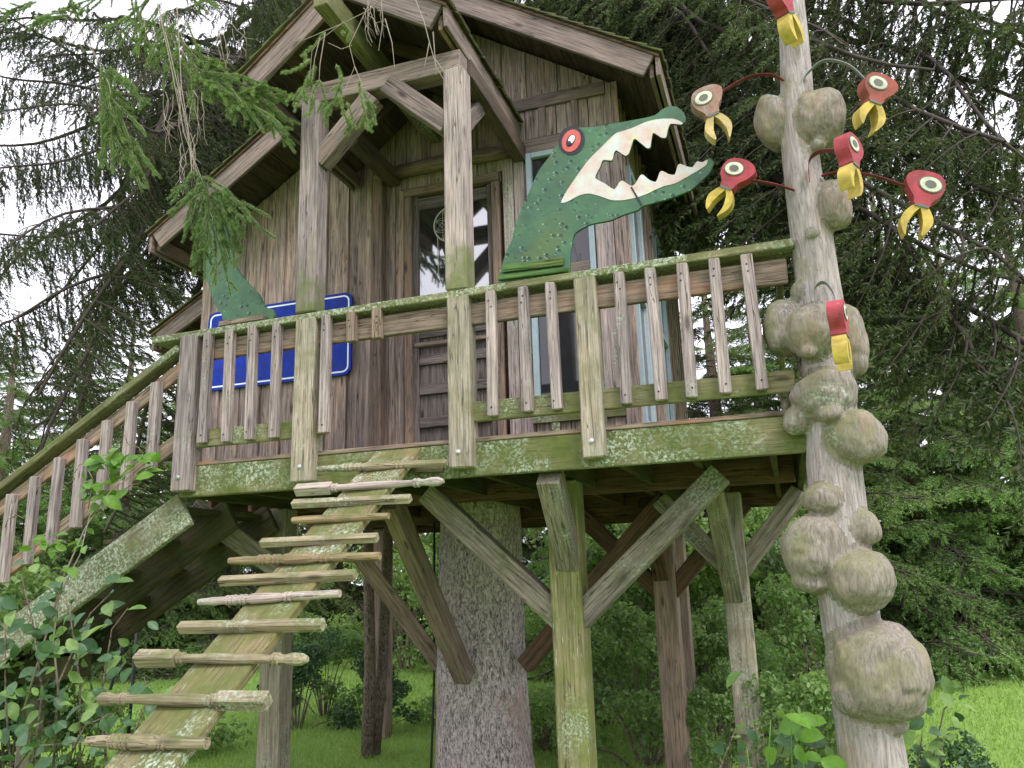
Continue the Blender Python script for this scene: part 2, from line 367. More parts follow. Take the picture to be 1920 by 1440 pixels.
def polemat(name, dark, light, moss, zs=5.0):
    m, t, b, o = new_mat(name); lk = t.links.new
    g = coords(t, (46, 46, zs)); n1 = noise_(t, g, 1.6, 6, .65, .5); iso = coords(t); n2 = noise_(t, iso, 5, 5); n3 = noise_(t, iso, 60, 3)
    crk = noise_(t, coords(t, (9, 9, 2.2)), 1.0, 5, .6, 1.2); crm = rng(t, mth(t, 'ABSOLUTE', mth(t, 'SUBTRACT', crk, .5)), .002, .008, .35, 0)
    c = mixc(t, rng(t, n1, .30, .70), dark, light); c = mixc(t, crm, c, tuple(x*.3 for x in dark))
    c = mixc(t, rng(t, noise_(t, coords(t, (2, 2, 1)), 2.3, 3), .55, .75, 0, .45), c, (.40, .25, .16))
    geo = t.nodes.new('ShaderNodeNewGeometry'); sp = t.nodes.new('ShaderNodeSeparateXYZ'); lk(geo.outputs['Normal'], sp.inputs[0])
    k = mth(t, 'ADD', mth(t, 'ADD', n2, mth(t, 'MULTIPLY', sp.outputs['Z'], .16)), mth(t, 'MULTIPLY', sp.outputs['X'], -.10))
    c = mixc(t, rng(t, k, .62-moss*.4, .86-moss*.4, 0, .75), c, mixc(t, n3, (.10, .105, .045), (.24, .235, .12)))
    c = mixc(t, mth(t, 'MULTIPLY', rng(t, noise_(t, iso, 3.4, 3), .58, .68), rng(t, n3, .5, .6, 0, .7)), c, (.33, .42, .36))
    c = mixc(t, rng(t, noise_(t, coords(t, (60, 60, 6)), 2.0, 3), .60, .72, 0, .45), c, tuple(x*.45 for x in dark))
    lk(c, b.inputs['Base Color']); b.inputs['Roughness'].default_value = .82; b.inputs['Specular IOR Level'].default_value = .25
    bp = N(t, 'ShaderNodeBump', Strength=.5, Distance=.007); lk(mth(t, 'SUBTRACT', n1, mth(t, 'MULTIPLY', crm, .8)), bp.inputs['Height']); lk(bp.outputs[0], b.inputs['Normal'])
    return m
M['pole'] = polemat('bare_pole_wood', (.165, .140, .134), (.44, .395, .385), .10)
M['burl'] = polemat('burl_wood', (.120, .100, .085), (.305, .268, .235), .42, 9.0)
M['needle_dark'] = leafmat('dark_spruce_needles', (.036, .056, .026), (.068, .100, .040), (.115, .115, .060), 2.0, .42, .6)
M['needle_mid'] = leafmat('green_spruce_needles', (.105, .175, .058), (.19, .29, .095), (.28, .37, .16), 1.5, .3, .6)
M['needle_new'] = leafmat('fresh_spruce_needles', (.13, .245, .07), (.22, .36, .11), (.29, .43, .18), 1.6, .35, .55)
M['needle_near'] = leafmat('hanging_spray_needles', (.15, .215, .085), (.22, .33, .13), (.31, .43, .21), 9.0, .3, .5)
M['leaf'] = leafmat('shrub_leaves', (.13, .225, .072), (.23, .36, .12), (.34, .46, .23), 2.0, .45, .45)
M['leaf_dark'] = leafmat('dark_shrub_leaves', (.040, .092, .042), (.075, .155, .065), (.125, .21, .11), 2.5, .3, .4)
M['leaf_fresh'] = leafmat('fresh_leaves', (.09, .20, .03), (.15, .29, .05), (.19, .34, .08), 3, .4, .4)
M['leaf_pale'] = leafmat('pale_leaves', (.09, .15, .07), (.17, .24, .13), (.25, .32, .2), 3, .35, .45)
M['grass'] = leafmat('grass_blades', (.20, .33, .08), (.28, .43, .12), (.35, .48, .20), .8, .4, .6)
def ground_mat():
    m, t, b, o = new_mat('lawn_ground'); c0 = coords(t, rnd=False); n = noise_(t, c0, 1.2, 6); n2 = noise_(t, c0, 40, 4)
    c = mixc(t, n, (.17, .29, .06), (.24, .38, .09)); c = mixc(t, rng(t, n2, .3, .7, 0, .6), c, (.24, .38, .08))
    t.links.new(c, b.inputs['Base Color']); b.inputs['Roughness'].default_value = .95; b.inputs['Specular IOR Level'].default_value = .1
    bp = N(t, 'ShaderNodeBump', Strength=.8, Distance=.03); t.links.new(n2, bp.inputs['Height']); t.links.new(bp.outputs[0], b.inputs['Normal'])
    return m
M['ground'] = ground_mat()

# ------------------------------------------------------------------ ground
def ground_z(x, y): return .05*math.sin(x*.5+1)*math.cos(y*.4) + .02*math.sin(x*1.7+y*1.3) - .03
def make_ground():
    xs = sorted(set([-120, -80, -50, -35] + list(np.arange(-25, 15.1, .5)) + [20, 35, 60, 100])); ys = sorted(set([-60, -30, -15] + list(np.arange(-8, 26.1, .5)) + [35, 60, 100, 160]))
    V = [(x, y, ground_z(x, y)) for y in ys for x in xs]; nx = len(xs)
    F = [(j*nx+i, j*nx+i+1, (j+1)*nx+i+1, (j+1)*nx+i) for j in range(len(ys)-1) for i in range(nx-1)]
    o = obj('ground', mesh('ground', V, F, M['ground'], smooth=True)); o['kind'] = 'structure'; o['label'] = 'bright green mown lawn around the treehouse'
make_ground()
def make_grass():
    n = 150000
    Y = 4.2 + 13.5*RNG.random(n)**1.15; X = (RNG.random(n)-.5); X = -Y*.42 + X*Y*1.75
    h = .03 + .05*RNG.random(n); a = RNG.random(n)*2*np.pi; lean = .03*RNG.normal(size=(n, 2))
    wd = .004 + .004*RNG.random(n)*(Y/8)
    Z = .05*np.sin(X*.5+1)*np.cos(Y*.4) + .02*np.sin(X*1.7+Y*1.3) - .032
    dx = np.cos(a)*wd; dy = np.sin(a)*wd
    V = np.stack([np.stack([X-dx, Y-dy, Z], 1), np.stack([X+dx, Y+dy, Z], 1), np.stack([X+lean[:, 0], Y+lean[:, 1], Z+h], 1)], 1).reshape(-1, 3)
    o = obj('lawn_grass', mesh_tris('lawn_grass', V, np.arange(3*n).reshape(-1, 3), M['grass'])); tag(o, 'short bright green grass of the lawn', 'grass', kind='stuff')
make_grass()

# ------------------------------------------------------------------ treehouse
ZB0, ZB1, ZDECK = 2.21, 2.405, 2.435          # front beam bottom / top, deck surface
ZCAP = 3.334                                    # top of the rail cap
YF, YW = 4.30, 5.60                             # front beam face, wall face
XL, XR = -4.68, -.90                            # wall corners
HX0, HX1 = -3.70, .17                           # deck ends
RX, RZ, RS = -2.20, 6.28, .655                  # main ridge
def roofz(x): return RZ - RS*abs(x-RX)
HOUSE = thing('treehouse', (-2.3, 4.9, 0), 'weathered board treehouse on timber posts with porch gable and mossy railed deck', 'treehouse')

# --- support posts and braces
def post_with_braces(x, y, s, mat, bmat, left=None, right=None, fwd=None):
    p = vbeam('support_post', x, y, -.1, ZB0+.005, s, s, mat, HOUSE, c=.008)
    if left: beam('knee_brace', (x-.02, y, left[1]), (x-left[0], y, ZB0-.01), .12, .14, bmat, HOUSE)
    if right: beam('knee_brace', (x+.02, y, right[1]), (x+right[0], y, ZB0-.01), .12, .14, bmat, HOUSE)
    if fwd: beam('knee_brace', (x+fwd[2], y-s*.25, fwd[1]), (x+fwd[3], y-fwd[0], ZB0-.01), .13, .15, M['brace'] if mat is not M['tan'] else M['under'], HOUSE, up=(0, 1, .6))
    return p
post_with_braces(-1.275, 4.90, .19, M['post'], M['brace'], left=(.93, 1.36), right=(.95, 1.36), fwd=(.52, 1.72, .02, .05))
post_with_braces(-.385, 6.40, .185, M['mosspost'], M['brace'], left=(.52, 1.62), right=(.52, 1.62), fwd=(.75, 1.46, -.02, -.05))
post_with_braces(-1.02, 7.20, .19, M['tan'], M['under'], left=(.75, 1.45), right=(.72, 1.45), fwd=(.6, 1.62, -.02, -.03))
post_with_braces(-3.70, 5.46, .175, M['mosspost'], M['brace'], left=None, right=None)
beam('knee_brace', (-3.45, 5.38, 1.62), (-4.05, 4.85, ZB0), .12, .14, M['brace'], HOUSE)
post_with_braces(-4.35, 8.4, .18, M['tan'], M['under']); post_with_braces(-1.1, 8.7, .18, M['tan'], M['under'])
TX, TY = -2.62, 6.95                            # host trunk
beam('trunk_brace', PY(872, 1272, 6.50), PZ(735, 945, ZB0), .13, .15, M['tan'], HOUSE)
beam('trunk_brace', PY(828, 1250, 6.85), PZ(668, 1035, ZB0-.02) if False else PY(668, 1035, 6.5), .12, .14, M['tan'], HOUSE)
beam('trunk_brace', PY(985, 1248, 6.75), PZ(1250, 935, ZB0), .12, .14, M['under'], HOUSE)

# --- deck frame
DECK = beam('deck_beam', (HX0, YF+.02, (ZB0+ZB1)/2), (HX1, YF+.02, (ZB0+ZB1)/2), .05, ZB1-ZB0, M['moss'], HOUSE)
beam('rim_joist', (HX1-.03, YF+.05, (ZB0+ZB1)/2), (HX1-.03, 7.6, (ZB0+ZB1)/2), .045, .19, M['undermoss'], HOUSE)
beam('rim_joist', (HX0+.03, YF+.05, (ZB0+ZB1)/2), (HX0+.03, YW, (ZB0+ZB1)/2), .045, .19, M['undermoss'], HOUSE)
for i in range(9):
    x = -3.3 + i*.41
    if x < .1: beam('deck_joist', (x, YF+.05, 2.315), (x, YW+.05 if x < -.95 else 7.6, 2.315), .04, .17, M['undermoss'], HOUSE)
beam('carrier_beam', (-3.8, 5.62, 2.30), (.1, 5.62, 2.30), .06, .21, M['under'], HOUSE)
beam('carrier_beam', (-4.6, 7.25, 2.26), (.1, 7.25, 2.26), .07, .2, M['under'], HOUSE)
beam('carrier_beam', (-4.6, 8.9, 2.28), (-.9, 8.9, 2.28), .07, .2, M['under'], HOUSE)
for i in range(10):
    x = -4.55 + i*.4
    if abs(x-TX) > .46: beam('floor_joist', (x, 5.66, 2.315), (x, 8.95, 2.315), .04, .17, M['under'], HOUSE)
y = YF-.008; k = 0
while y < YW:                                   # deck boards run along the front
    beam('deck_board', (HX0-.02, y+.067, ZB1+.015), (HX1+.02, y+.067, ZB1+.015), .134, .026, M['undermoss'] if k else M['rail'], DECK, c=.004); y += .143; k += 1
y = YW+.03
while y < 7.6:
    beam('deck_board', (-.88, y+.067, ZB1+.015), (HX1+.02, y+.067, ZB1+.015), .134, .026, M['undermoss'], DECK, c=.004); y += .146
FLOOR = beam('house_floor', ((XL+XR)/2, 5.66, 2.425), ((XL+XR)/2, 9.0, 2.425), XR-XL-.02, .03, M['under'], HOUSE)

# --- railing
RAIL = beam('rail', (-3.66, 4.29, 3.175), (HX1-.02, 4.29, 3.175), .035, .135, M['rail'], HOUSE)
tag(RAIL, None, None)
beam('rail_cap', PY(290, 640, 4.26)+Vector((0, .05, 0)), (HX1+.03, 4.31, ZCAP-.025), .17, .045, M['cap'], RAIL)
for a, b in ((-3.62, -2.80), (-1.70, -.97), (-.90, HX1-.04)):
    beam('lower_rail', (a, 4.29, 2.58), (b, 4.29, 2.58), .035, .115, M['lowrail'], RAIL)
beam('lower_rail', (-2.76, 4.29, 2.585), (-2.60, 4.29, 2.585), .035, .10, M['rail'], RAIL)
def xat(u, v, Y): return PY(u, v, Y).x
def bolt(x, y, z, parent):
    V, F = tube_arrays([(0, 0, 0), (0, -.008, 0), (0, -.012, 0)], [.014, .014, .006], 10)
    return obj('bolt', mesh('bolt', V, F, M['bolt'], smooth=False), parent, Matrix.Translation(Vector((x, y, z))))
for u, wd, mt in ((347, .14, 'grey'), (568, .145, 'mosspost'), (859, .14, 'mosspost'), (1105, .125, 'mosspost')):
    x = xat(u, 720, 4.22)
    z0 = {347: 2.24, 568: 2.245, 859: 2.255, 1105: 2.255}[u]
    vbeam('rail_post', x, 4.285, z0, ZCAP-.05, wd, .13, M[mt], RAIL, c=.008)
    bolt(x-.005, 4.221, z0+.09, RAIL)
for u in (383, 425, 468, 513, 607, 920, 983, 1037, 1168, 1231, 1291, 1354, 1420):
    v = 700 if u < 620 else 660
    x = xat(u, v, 4.22); j = random.uniform(-.006, .006)
    beam('baluster', (x+j, 4.245, 2.535+random.uniform(-.006, .006)), (x-j, 4.245, ZCAP-.052), .06, .052, M['grey'], RAIL, up=UPY)
for u, v in ((656, 622), (704, 615)):
    x = xat(u, v, 4.22); vbeam('baluster', x, 4.245, 3.085, ZCAP-.052, .06, .052, M['rail'], RAIL)
def nail(x, y, z, parent):
    V, F = tube_arrays([(0, 0, 0), (0, -.0025, 0)], [.0055, .0045], 6); return obj('nail', NAIL, parent, Matrix.Translation(Vector((x, y, z))))
_v, _f2 = tube_arrays([(0, .001, 0), (0, -.0025, 0)], [.0058, .0048], 6); NAIL = mesh('nail', _v, _f2, M['black'])
for c_ in [o_ for o_ in RAIL.children if o_.name.startswith('baluster')]:
    p_ = WM[c_.name].translation; h_ = (ZCAP-.052-p_.z)
    for dz in (h_-.06, h_-.10) + ((-h_+.05,) if h_ > .2 else ()): nail(p_.x+random.uniform(-.01, .01), p_.y-.0265, p_.z+dz, RAIL)
# right return of the railing, along the deck's side
beam('rail', (HX1-.06, 4.4, 3.175), (HX1-.06, 7.5, 3.175), .035, .13, M['lowrail'], RAIL)
beam('lower_rail', (HX1-.06, 4.4, 2.58), (HX1-.06, 7.5, 2.58), .035, .11, M['lowrail'], RAIL)
vbeam('rail_post', HX1-.03, 7.5, 2.24, ZCAP, .12, .12, M['mosspost'], RAIL)

# --- walls: board and batten
def xranges(a, b, pitch, cuts=()):
    xs = [a]
    while xs[-1] + pitch < b - .05: xs.append(xs[-1] + pitch + random.uniform(-.015, .015))
    xs.append(b)
    return sorted(set(xs))
FRONT = plate('front_wall', [(XL+.03, YW+.03, ZDECK), (XR-.03, YW+.03, ZDECK), (XR-.03, YW+.03, roofz(XR)-.09), (RX, YW+.03, RZ-.09), (XL+.03, YW+.03, roofz(XL)-.09)], (0, .05, 0), M['under'], HOUSE)
DOOR_X = (-2.72, -1.86); DOOR_TOP = 4.72; WIN_X = (-1.65, -1.13); WIN_Z = (2.88, 4.90)
edges = xranges(XL, DOOR_X[0], .21) + xranges(DOOR_X[0], DOOR_X[1], .21)[1:] + [WIN_X[0], (WIN_X[0]+WIN_X[1])/2, WIN_X[1], XR-.03]
def wall_piece(x0, x1, z0, zt0, zt1):
    """vertical board with its top cut to the roof slope"""
    y0 = YW + random.uniform(-.003, .003); pts = [(x0, z0), (x1, z0), (x1, zt1), (x0, zt0)]
    V = [Vector((a, b, 0)) for a, b in pts]; L_ = max(zt0, zt1)-z0; cx = (x0+x1)/2; cz = z0+L_/2
    # local X runs up the board so that the grain follows it
    W = Matrix(((0, 1, 0, cx), (0, 0, 1, y0), (1, 0, 0, cz), (0, 0, 0, 1)))
    q = [(b-cz, a-cx) for a, b in pts]
    V = [(p[0], p[1], 0) for p in q] + [(p[0], p[1], .024) for p in q]
    F = [(0, 1, 2, 3), (7, 6, 5, 4)] + [(i, i+4, (i+1) % 4+4, (i+1) % 4) for i in range(4)]
    F = [f[::-1] for f in F]
    return obj('board', mesh('board', V, F, M['wall']), FRONT, W)
g = .004
for i in range(len(edges)-1):
    x0, x1 = edges[i]+g, edges[i+1]-g
    if x1-x0 < .02: continue
    mid = (x0+x1)/2; top0, top1 = roofz(x0)-.07, roofz(x1)-.07
    if DOOR_X[0] < mid < DOOR_X[1]: wall_piece(x0, x1, DOOR_TOP, top0, top1)
    elif WIN_X[0] < mid < WIN_X[1]:
        wall_piece(x0, x1, ZDECK, WIN_Z[0], WIN_Z[0]); wall_piece(x0, x1, WIN_Z[1], top0, top1)
    else: wall_piece(x0, x1, ZDECK-.03, top0, top1)
for i, x in enumerate(edges[1:-1]):
    zt = roofz(x)-.09
    if abs(x-RX) < .01: continue
    if DOOR_X[0]-.01 <= x <= DOOR_X[1]+.01: z0 = DOOR_TOP+.08
    elif WIN_X[0]-.01 <= x <= WIN_X[1]+.01: z0 = 5.36
    else: z0 = ZDECK-.02
    if z0 < zt: vbeam('batten', x, YW-.010, z0, zt, .05, .02, M['wall'], FRONT, c=.003)
vbeam('corner_board', XR-.035, YW-.012, ZDECK-.02, roofz(XR)-.05, .09, .024, M['wall'], FRONT, c=.003)
vbeam('corner_board', XL+.045, YW-.012, ZDECK-.02, roofz(XL)-.10, .09, .024, M['wall'], FRONT, c=.003)
# trim above and below the window
for za, zb in ((5.295, 5.40), (4.905, 5.03), (2.73, 2.80), (2.50, 2.57)):
    beam('trim_board', (-1.76, YW-.014, (za+zb)/2), (-.985, YW-.014, (za+zb)/2), .028, zb-za, M['barge'] if za > 4 else M['lowrail'], FRONT, c=.003)
for x in (-1.50, -1.235):
    vbeam('trim_block', x, YW-.012, 5.03, 5.295, .06, .022, M['barge'], FRONT, c=.003); vbeam('trim_block', x, YW-.012, 2.57, 2.73, .06, .022, M['lowrail'], FRONT, c=.003)
for x in (-1.80, -1.71): vbeam('board', x, YW-.022, ZDECK-.02, 4.90, .085, .026, M['grey'], FRONT, c=.003)
for x in (-1.085, -1.02): vbeam('board', x, YW-.022, 2.80, 4.90, .07, .026, M['grey'], FRONT, c=.003)
# side wall (right)
SIDE = plate('side_wall', [(XR-.05, YW+.06, ZDECK), (XR-.05, 9.0, ZDECK), (XR-.05, 9.0, roofz(XR)-.08), (XR-.05, YW+.06, roofz(XR)-.08)], (-.03, 0, 0), M['under'], HOUSE)
ys = [5.62]
while ys[-1] < 8.9: ys.append(ys[-1]+.19)
for a, b in zip(ys, ys[1:]):
    mid = (a+b)/2; zt = roofz(XR)-.075
    segs = [(ZDECK-.02, zt)]
    if 5.98 < mid < 6.40 or 7.3 < mid < 7.75: segs = [(ZDECK-.02, 2.75), (4.85, zt)]
    for s0, s1 in segs: beam('board', (XR-.035, mid, s0), (XR-.035, mid, s1), b-a-.008, .024, M['wall'], SIDE, up=(1, 0, 0), c=.003)
    if len(segs) == 1: beam('batten', (XR-.012, b, segs[0][0]), (XR-.012, b, segs[0][1]), .05, .02, M['wall'], SIDE, up=(1, 0, 0), c=.003)
for y0, y1 in ((6.0, 6.42), (7.32, 7.72)):
    wn = beam('window', (XR-.03, (y0+y1)/2, 2.76), (XR-.03, (y0+y1)/2, 4.84), y1-y0-.02, .012, M['glass'], HOUSE, up=(1, 0, 0), c=.002)
    for yy in (y0, y1): beam('window_frame', (XR-.012, yy, 2.72), (XR-.012, yy, 4.86), .055, .04, M['trim'], wn, up=(1, 0, 0), c=.003)
    for zz in (2.75, 4.83, 3.8): beam('window_frame', (XR-.012, y0+.03, zz), (XR-.012, y1-.03, zz), .04, .05, M['trim'], wn, c=.003)
plate('back_wall', [(XL, 9.0, ZDECK), (XR, 9.0, ZDECK), (XR, 9.0, roofz(XR)-.1), (RX, 9.0, RZ-.1), (XL, 9.0, roofz(XL)-.1)], (0, .04, 0), M['wall'], HOUSE)
plate('side_wall', [(XL, YW+.03, ZDECK), (XL, 9.0, ZDECK), (XL, 9.0, roofz(XL)-.1), (XL, YW+.03, roofz(XL)-.1)], (.04, 0, 0), M['wall'], HOUSE)

# --- front window
WIN = plate('window', [(WIN_X[0]+.03, YW-.002, WIN_Z[0]+.03), (WIN_X[1]-.03, YW-.002, WIN_Z[0]+.03), (WIN_X[1]-.03, YW-.002, WIN_Z[1]-.03), (WIN_X[0]+.03, YW-.002, WIN_Z[1]-.03)], (0, .01, 0), M['winglass'], HOUSE)
for x in (WIN_X[0]+.022, WIN_X[1]-.022): vbeam('window_frame', x, YW-.018, WIN_Z[0], WIN_Z[1], .045, .04, M['trim'], WIN, c=.003)
for z in (WIN_Z[0]+.022, WIN_Z[1]-.022): beam('window_frame', (WIN_X[0]+.045, YW-.018, z), (WIN_X[1]-.045, YW-.018, z), .04, .045, M['trim'], WIN, c=.003)
beam('meeting_rail', (WIN_X[0]+.046, YW-.015, 3.885), (WIN_X[1]-.046, YW-.015, 3.885), .03, .09, M['barge'], WIN, c=.003)

# --- door
dx0, dx1 = -2.70, -1.88
DOOR = beam('door', ((dx0+dx1)/2, YW+.03, ZDECK+.01), ((dx0+dx1)/2, YW+.03, DOOR_TOP-.06), dx1-dx0-.12, .03, M['door'], HOUSE, up=UPY)
for x in (dx0+.03, dx1-.03): vbeam('door_frame', x, YW-.012, ZDECK, DOOR_TOP, .065, .06, M['frame'], DOOR)
beam('door_frame', (dx0, YW-.014, DOOR_TOP+.035), (dx1, YW-.014, DOOR_TOP+.035), .07, .07, M['frame'], DOOR)
gl, gr, gz0, gz1 = -2.645, -1.935, 3.82, 4.60
for x in (dx0+.085, dx1-.085): vbeam('door_stile', x, YW+.004, ZDECK+.01, DOOR_TOP-.005, .05, .026, M['door'], DOOR, c=.003)
for za, zb in ((ZDECK+.01, 2.56), (2.78, 2.86), (3.04, 3.12), (3.28, 3.36), (3.50, 3.62), (3.74, 3.84), (4.60, 4.70)):
    beam('door_rail', (dx0+.111, YW+.004, (za+zb)/2), (dx1-.111, YW+.004, (za+zb)/2), .024, zb-za, M['door'], DOOR, c=.004)
beam('door_moulding', (dx0+.08, YW-.016, 3.44), (dx1-.08, YW-.016, 3.44), .03, .035, M['frame'], DOOR)
plate('pane', [(gl+.02, YW+.008, gz0), (gr-.02, YW+.008, gz0), (gr-.02, YW+.008, gz1), (gl+.02, YW+.008, gz1)], (0, .004, 0), M['glass'], DOOR)
tube('door_handle', [(dx1-.105, YW-.01, 3.55), (dx1-.105, YW-.05, 3.55), (dx1-.13, YW-.06, 3.55), (dx1-.19, YW-.06, 3.55)], .009, M['bolt'], DOOR)
tube('header_log', [(-2.95, YW-.06, 4.94), (-2.3, YW-.07, 4.95), (-1.66, YW-.06, 4.93)], [.055, .06, .05], M['frame'], HOUSE, n=10)
vbeam('wall_post', -2.93, YW-.05, ZDECK, 4.95, .10, .08, M['frame'], HOUSE)

# --- porch
for u, x in (('a', xat(580, 400, 4.27)), ('b', xat(856, 400, 4.27))):
    vbeam('porch_post', x, 4.31, ZCAP-.005, 4.84, .14, .14, M['greytop'], HOUSE, c=.01)
PX0, PX1 = xat(580, 300, 4.27), xat(856, 300, 4.27)
beam('tie_beam', (PX0-.10, 4.32, 4.90), (PX1+.04, 4.32, 4.90), .13, .15, M['barge'], HOUSE)
for p, q in (((598, 305), (700, 182)), ((842, 238), (728, 160))):
    a = PY(*p, 4.30); b = PY(*q, 4.30); a.y = b.y = 4.31; beam('porch_brace', a, b, .11, .13, M['barge'], HOUSE)
for s, x in ((1, PX0), (-1, PX1)):
    beam('porch_brace', (x+s*.03, 4.36, 4.45), (x+s*.03, 4.75, 4.85), .09, .11, M['barge'], HOUSE)
    beam('porch_plate', (x+s*(-.02), 4.38, 4.905), (x+s*(-.02), YW-.02, 4.905), .10, .13, M['soffit'], HOUSE)
YP = 4.09
PRX, PRZ = -2.43, 5.64                     # top of the porch barge at the ridge
pe_r = (-1.715, 5.18); pe_l = (-3.17, 5.04)
PROOF = None
def slab(name, a, b, y0, y1, th, mat, parent):
    """roof slab between cross-section points a and b (x, z), th downward"""
    return plate(name, [(a[0], y0, a[1]), (b[0], y0, b[1]), (b[0], y0, b[1]-th), (a[0], y0, a[1]-th)], (0, y1-y0, 0), mat, parent)
def roof_side(name, top, eave, y0, y1, parent_thing, bh, nsoff, barge_mat=M['barge']):
    d = Vector((eave[0]-top[0], 0, eave[1]-top[1])); ln = d.length; d.normalize(); s = 1 if eave[0] > top[0] else -1
    nrm = Vector((d.z*-s, 0, d.x*s))                 # up from the slope
    r = slab(name, (top[0]+nrm.x*.012, top[1]+nrm.z*.012), (eave[0]+d.x*.03+nrm.x*.012, eave[1]+d.z*.03+nrm.z*.012), y0-.03, y1, .022, M['under'], parent_thing)
    # barge board
    T = Vector((top[0], y0, top[1])); E_ = Vector((eave[0], y0, eave[1])); dn = Vector((0, 0, -bh))
    bb = beam('barge_board', T + nrm*(-bh*.5*math.hypot(d.x, 0)) , E_ + nrm*(-bh*.5*math.hypot(d.x, 0)), .035, bh*abs(d.x), barge_mat, r, up=nrm, c=.004)
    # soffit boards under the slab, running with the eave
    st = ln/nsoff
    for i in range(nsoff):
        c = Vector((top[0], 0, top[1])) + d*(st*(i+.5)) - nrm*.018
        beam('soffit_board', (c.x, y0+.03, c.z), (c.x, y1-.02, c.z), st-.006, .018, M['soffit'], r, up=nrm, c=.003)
    # fascia along the eave
    e = Vector((eave[0], 0, eave[1])) + Vector((s*.016, 0, -.085))
    beam('fascia', (e.x, y0-.012, e.z), (e.x, y1, e.z), .028, .15, barge_mat, r, c=.004)
    beam('rafter', (e.x-s*.05, y0+.03, e.z-.005), (e.x-s*.05, y1, e.z-.005), .03, .11, M['frame'], r, c=.004)
    # shingle courses, mossy, in one mesh
    V = []; F = []; nc = int(ln/.13)+1; k = 0
    for c_ in range(nc):
        y_ = y0-.05
        while y_ < y1:
            wd = random.uniform(.09, .17); a0 = ln - c_*.13 + .05 + random.uniform(-.012, .012); a1 = max(a0-.2, 0); lift = random.uniform(0, .006)
            o0 = Vector((top[0], 0, top[1])) + d*a0 + nrm*(.040+lift); o1 = Vector((top[0], 0, top[1])) + d*a1 + nrm*.016
            for yy in (y_, min(y_+wd-.006, y1)):
                for q in (o0, o0-nrm*.016, o1): V.append((q.x, yy, q.z))
            b = k*6; F += [(b, b+2, b+5, b+3), (b, b+3, b+4, b+1), (b, b+1, b+2), (b+3, b+5, b+4), (b+1, b+4, b+5, b+2)]; k += 1
            y_ += wd
    sh = obj('shingles', mesh('shingles', V, F, M['shingle']), r); sh['kind'] = 'stuff'
    return r
roof_side('main_roof', (RX, RZ), (-.53, roofz(-.53)), 5.10, 9.3, HOUSE, .20, 9)
roof_side('main_roof', (RX, RZ), (-4.82, roofz(-4.82)), 5.10, 9.3, HOUSE, .20, 13)
roof_side('porch_roof', (PRX, PRZ), pe_r, YP, 5.58, HOUSE, .205, 4)
roof_side('porch_roof', (PRX, PRZ), pe_l, YP, 5.58, HOUSE, .205, 4)
beam('ridge_beam', (-2.43, 3.80, 5.25), (-2.43, 5.58, 5.25), .10, .16, M['lowrail'], HOUSE)
beam('ridge_beam', (RX, 5.0, RZ-.20), (RX, 9.0, RZ-.20), .10, .18, M['frame'], HOUSE)
roof_side('lean_to_roof', (-4.66, 4.30), (-5.32, 3.93), 5.75, 8.6, HOUSE, .17, 3)
for yy in (4.75, 5.2):
    for e in (pe_r, pe_l):
        t_ = Vector((PRX, yy, PRZ-.10)); q = Vector((e[0], yy, e[1]-.10)); beam('rafter', t_, q, .04, .10, M['soffit'], HOUSE, c=.004)

# ------------------------------------------------------------------ staircase going down to the left
ST = thing('staircase', (-5.5, 4.6, 0), 'wooden staircase with mossy handrail descending from the deck behind leafy vine', 'staircase')
sl = .575
def sz(x, z_at): return z_at + sl*(x+3.70)
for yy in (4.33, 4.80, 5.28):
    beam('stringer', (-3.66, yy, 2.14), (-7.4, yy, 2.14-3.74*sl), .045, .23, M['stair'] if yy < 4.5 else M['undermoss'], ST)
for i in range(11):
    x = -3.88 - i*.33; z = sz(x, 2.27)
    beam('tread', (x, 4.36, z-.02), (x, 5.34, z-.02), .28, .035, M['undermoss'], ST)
beam('handrail', (-3.72, 4.28, sz(-3.72, 3.215)), (-7.4, 4.28, sz(-7.4, 3.215)), .12, .045, M['lowrail'], ST)
beam('stair_rail', (-3.72, 4.30, sz(-3.72, 3.095)), (-7.4, 4.30, sz(-7.4, 3.095)), .035, .10, M['rail'], ST)
beam('stair_rail', (-3.72, 4.30, sz(-3.72, 2.60)), (-7.4, 4.30, sz(-7.4, 2.60)), .035, .10, M['rail'], ST)
for i in range(17):
    x = -3.895 - i*.196; vbeam('baluster', x, 4.255, sz(x, 2.50), sz(x, 3.10), .065, .055, M['grey'], ST)
vbeam('stair_post', -7.35, 4.3, 0, 1.2, .11, .11, M['mosspost'], ST)
beam('landing_timber', PY(-150, 1285, 4.75), PY(157, 1248, 4.75), .14, .15, M['undermoss'], ST)
vbeam('stair_post', -5.35, 4.85, -.05, 1.28, .12, .12, M['mosspost'], ST)

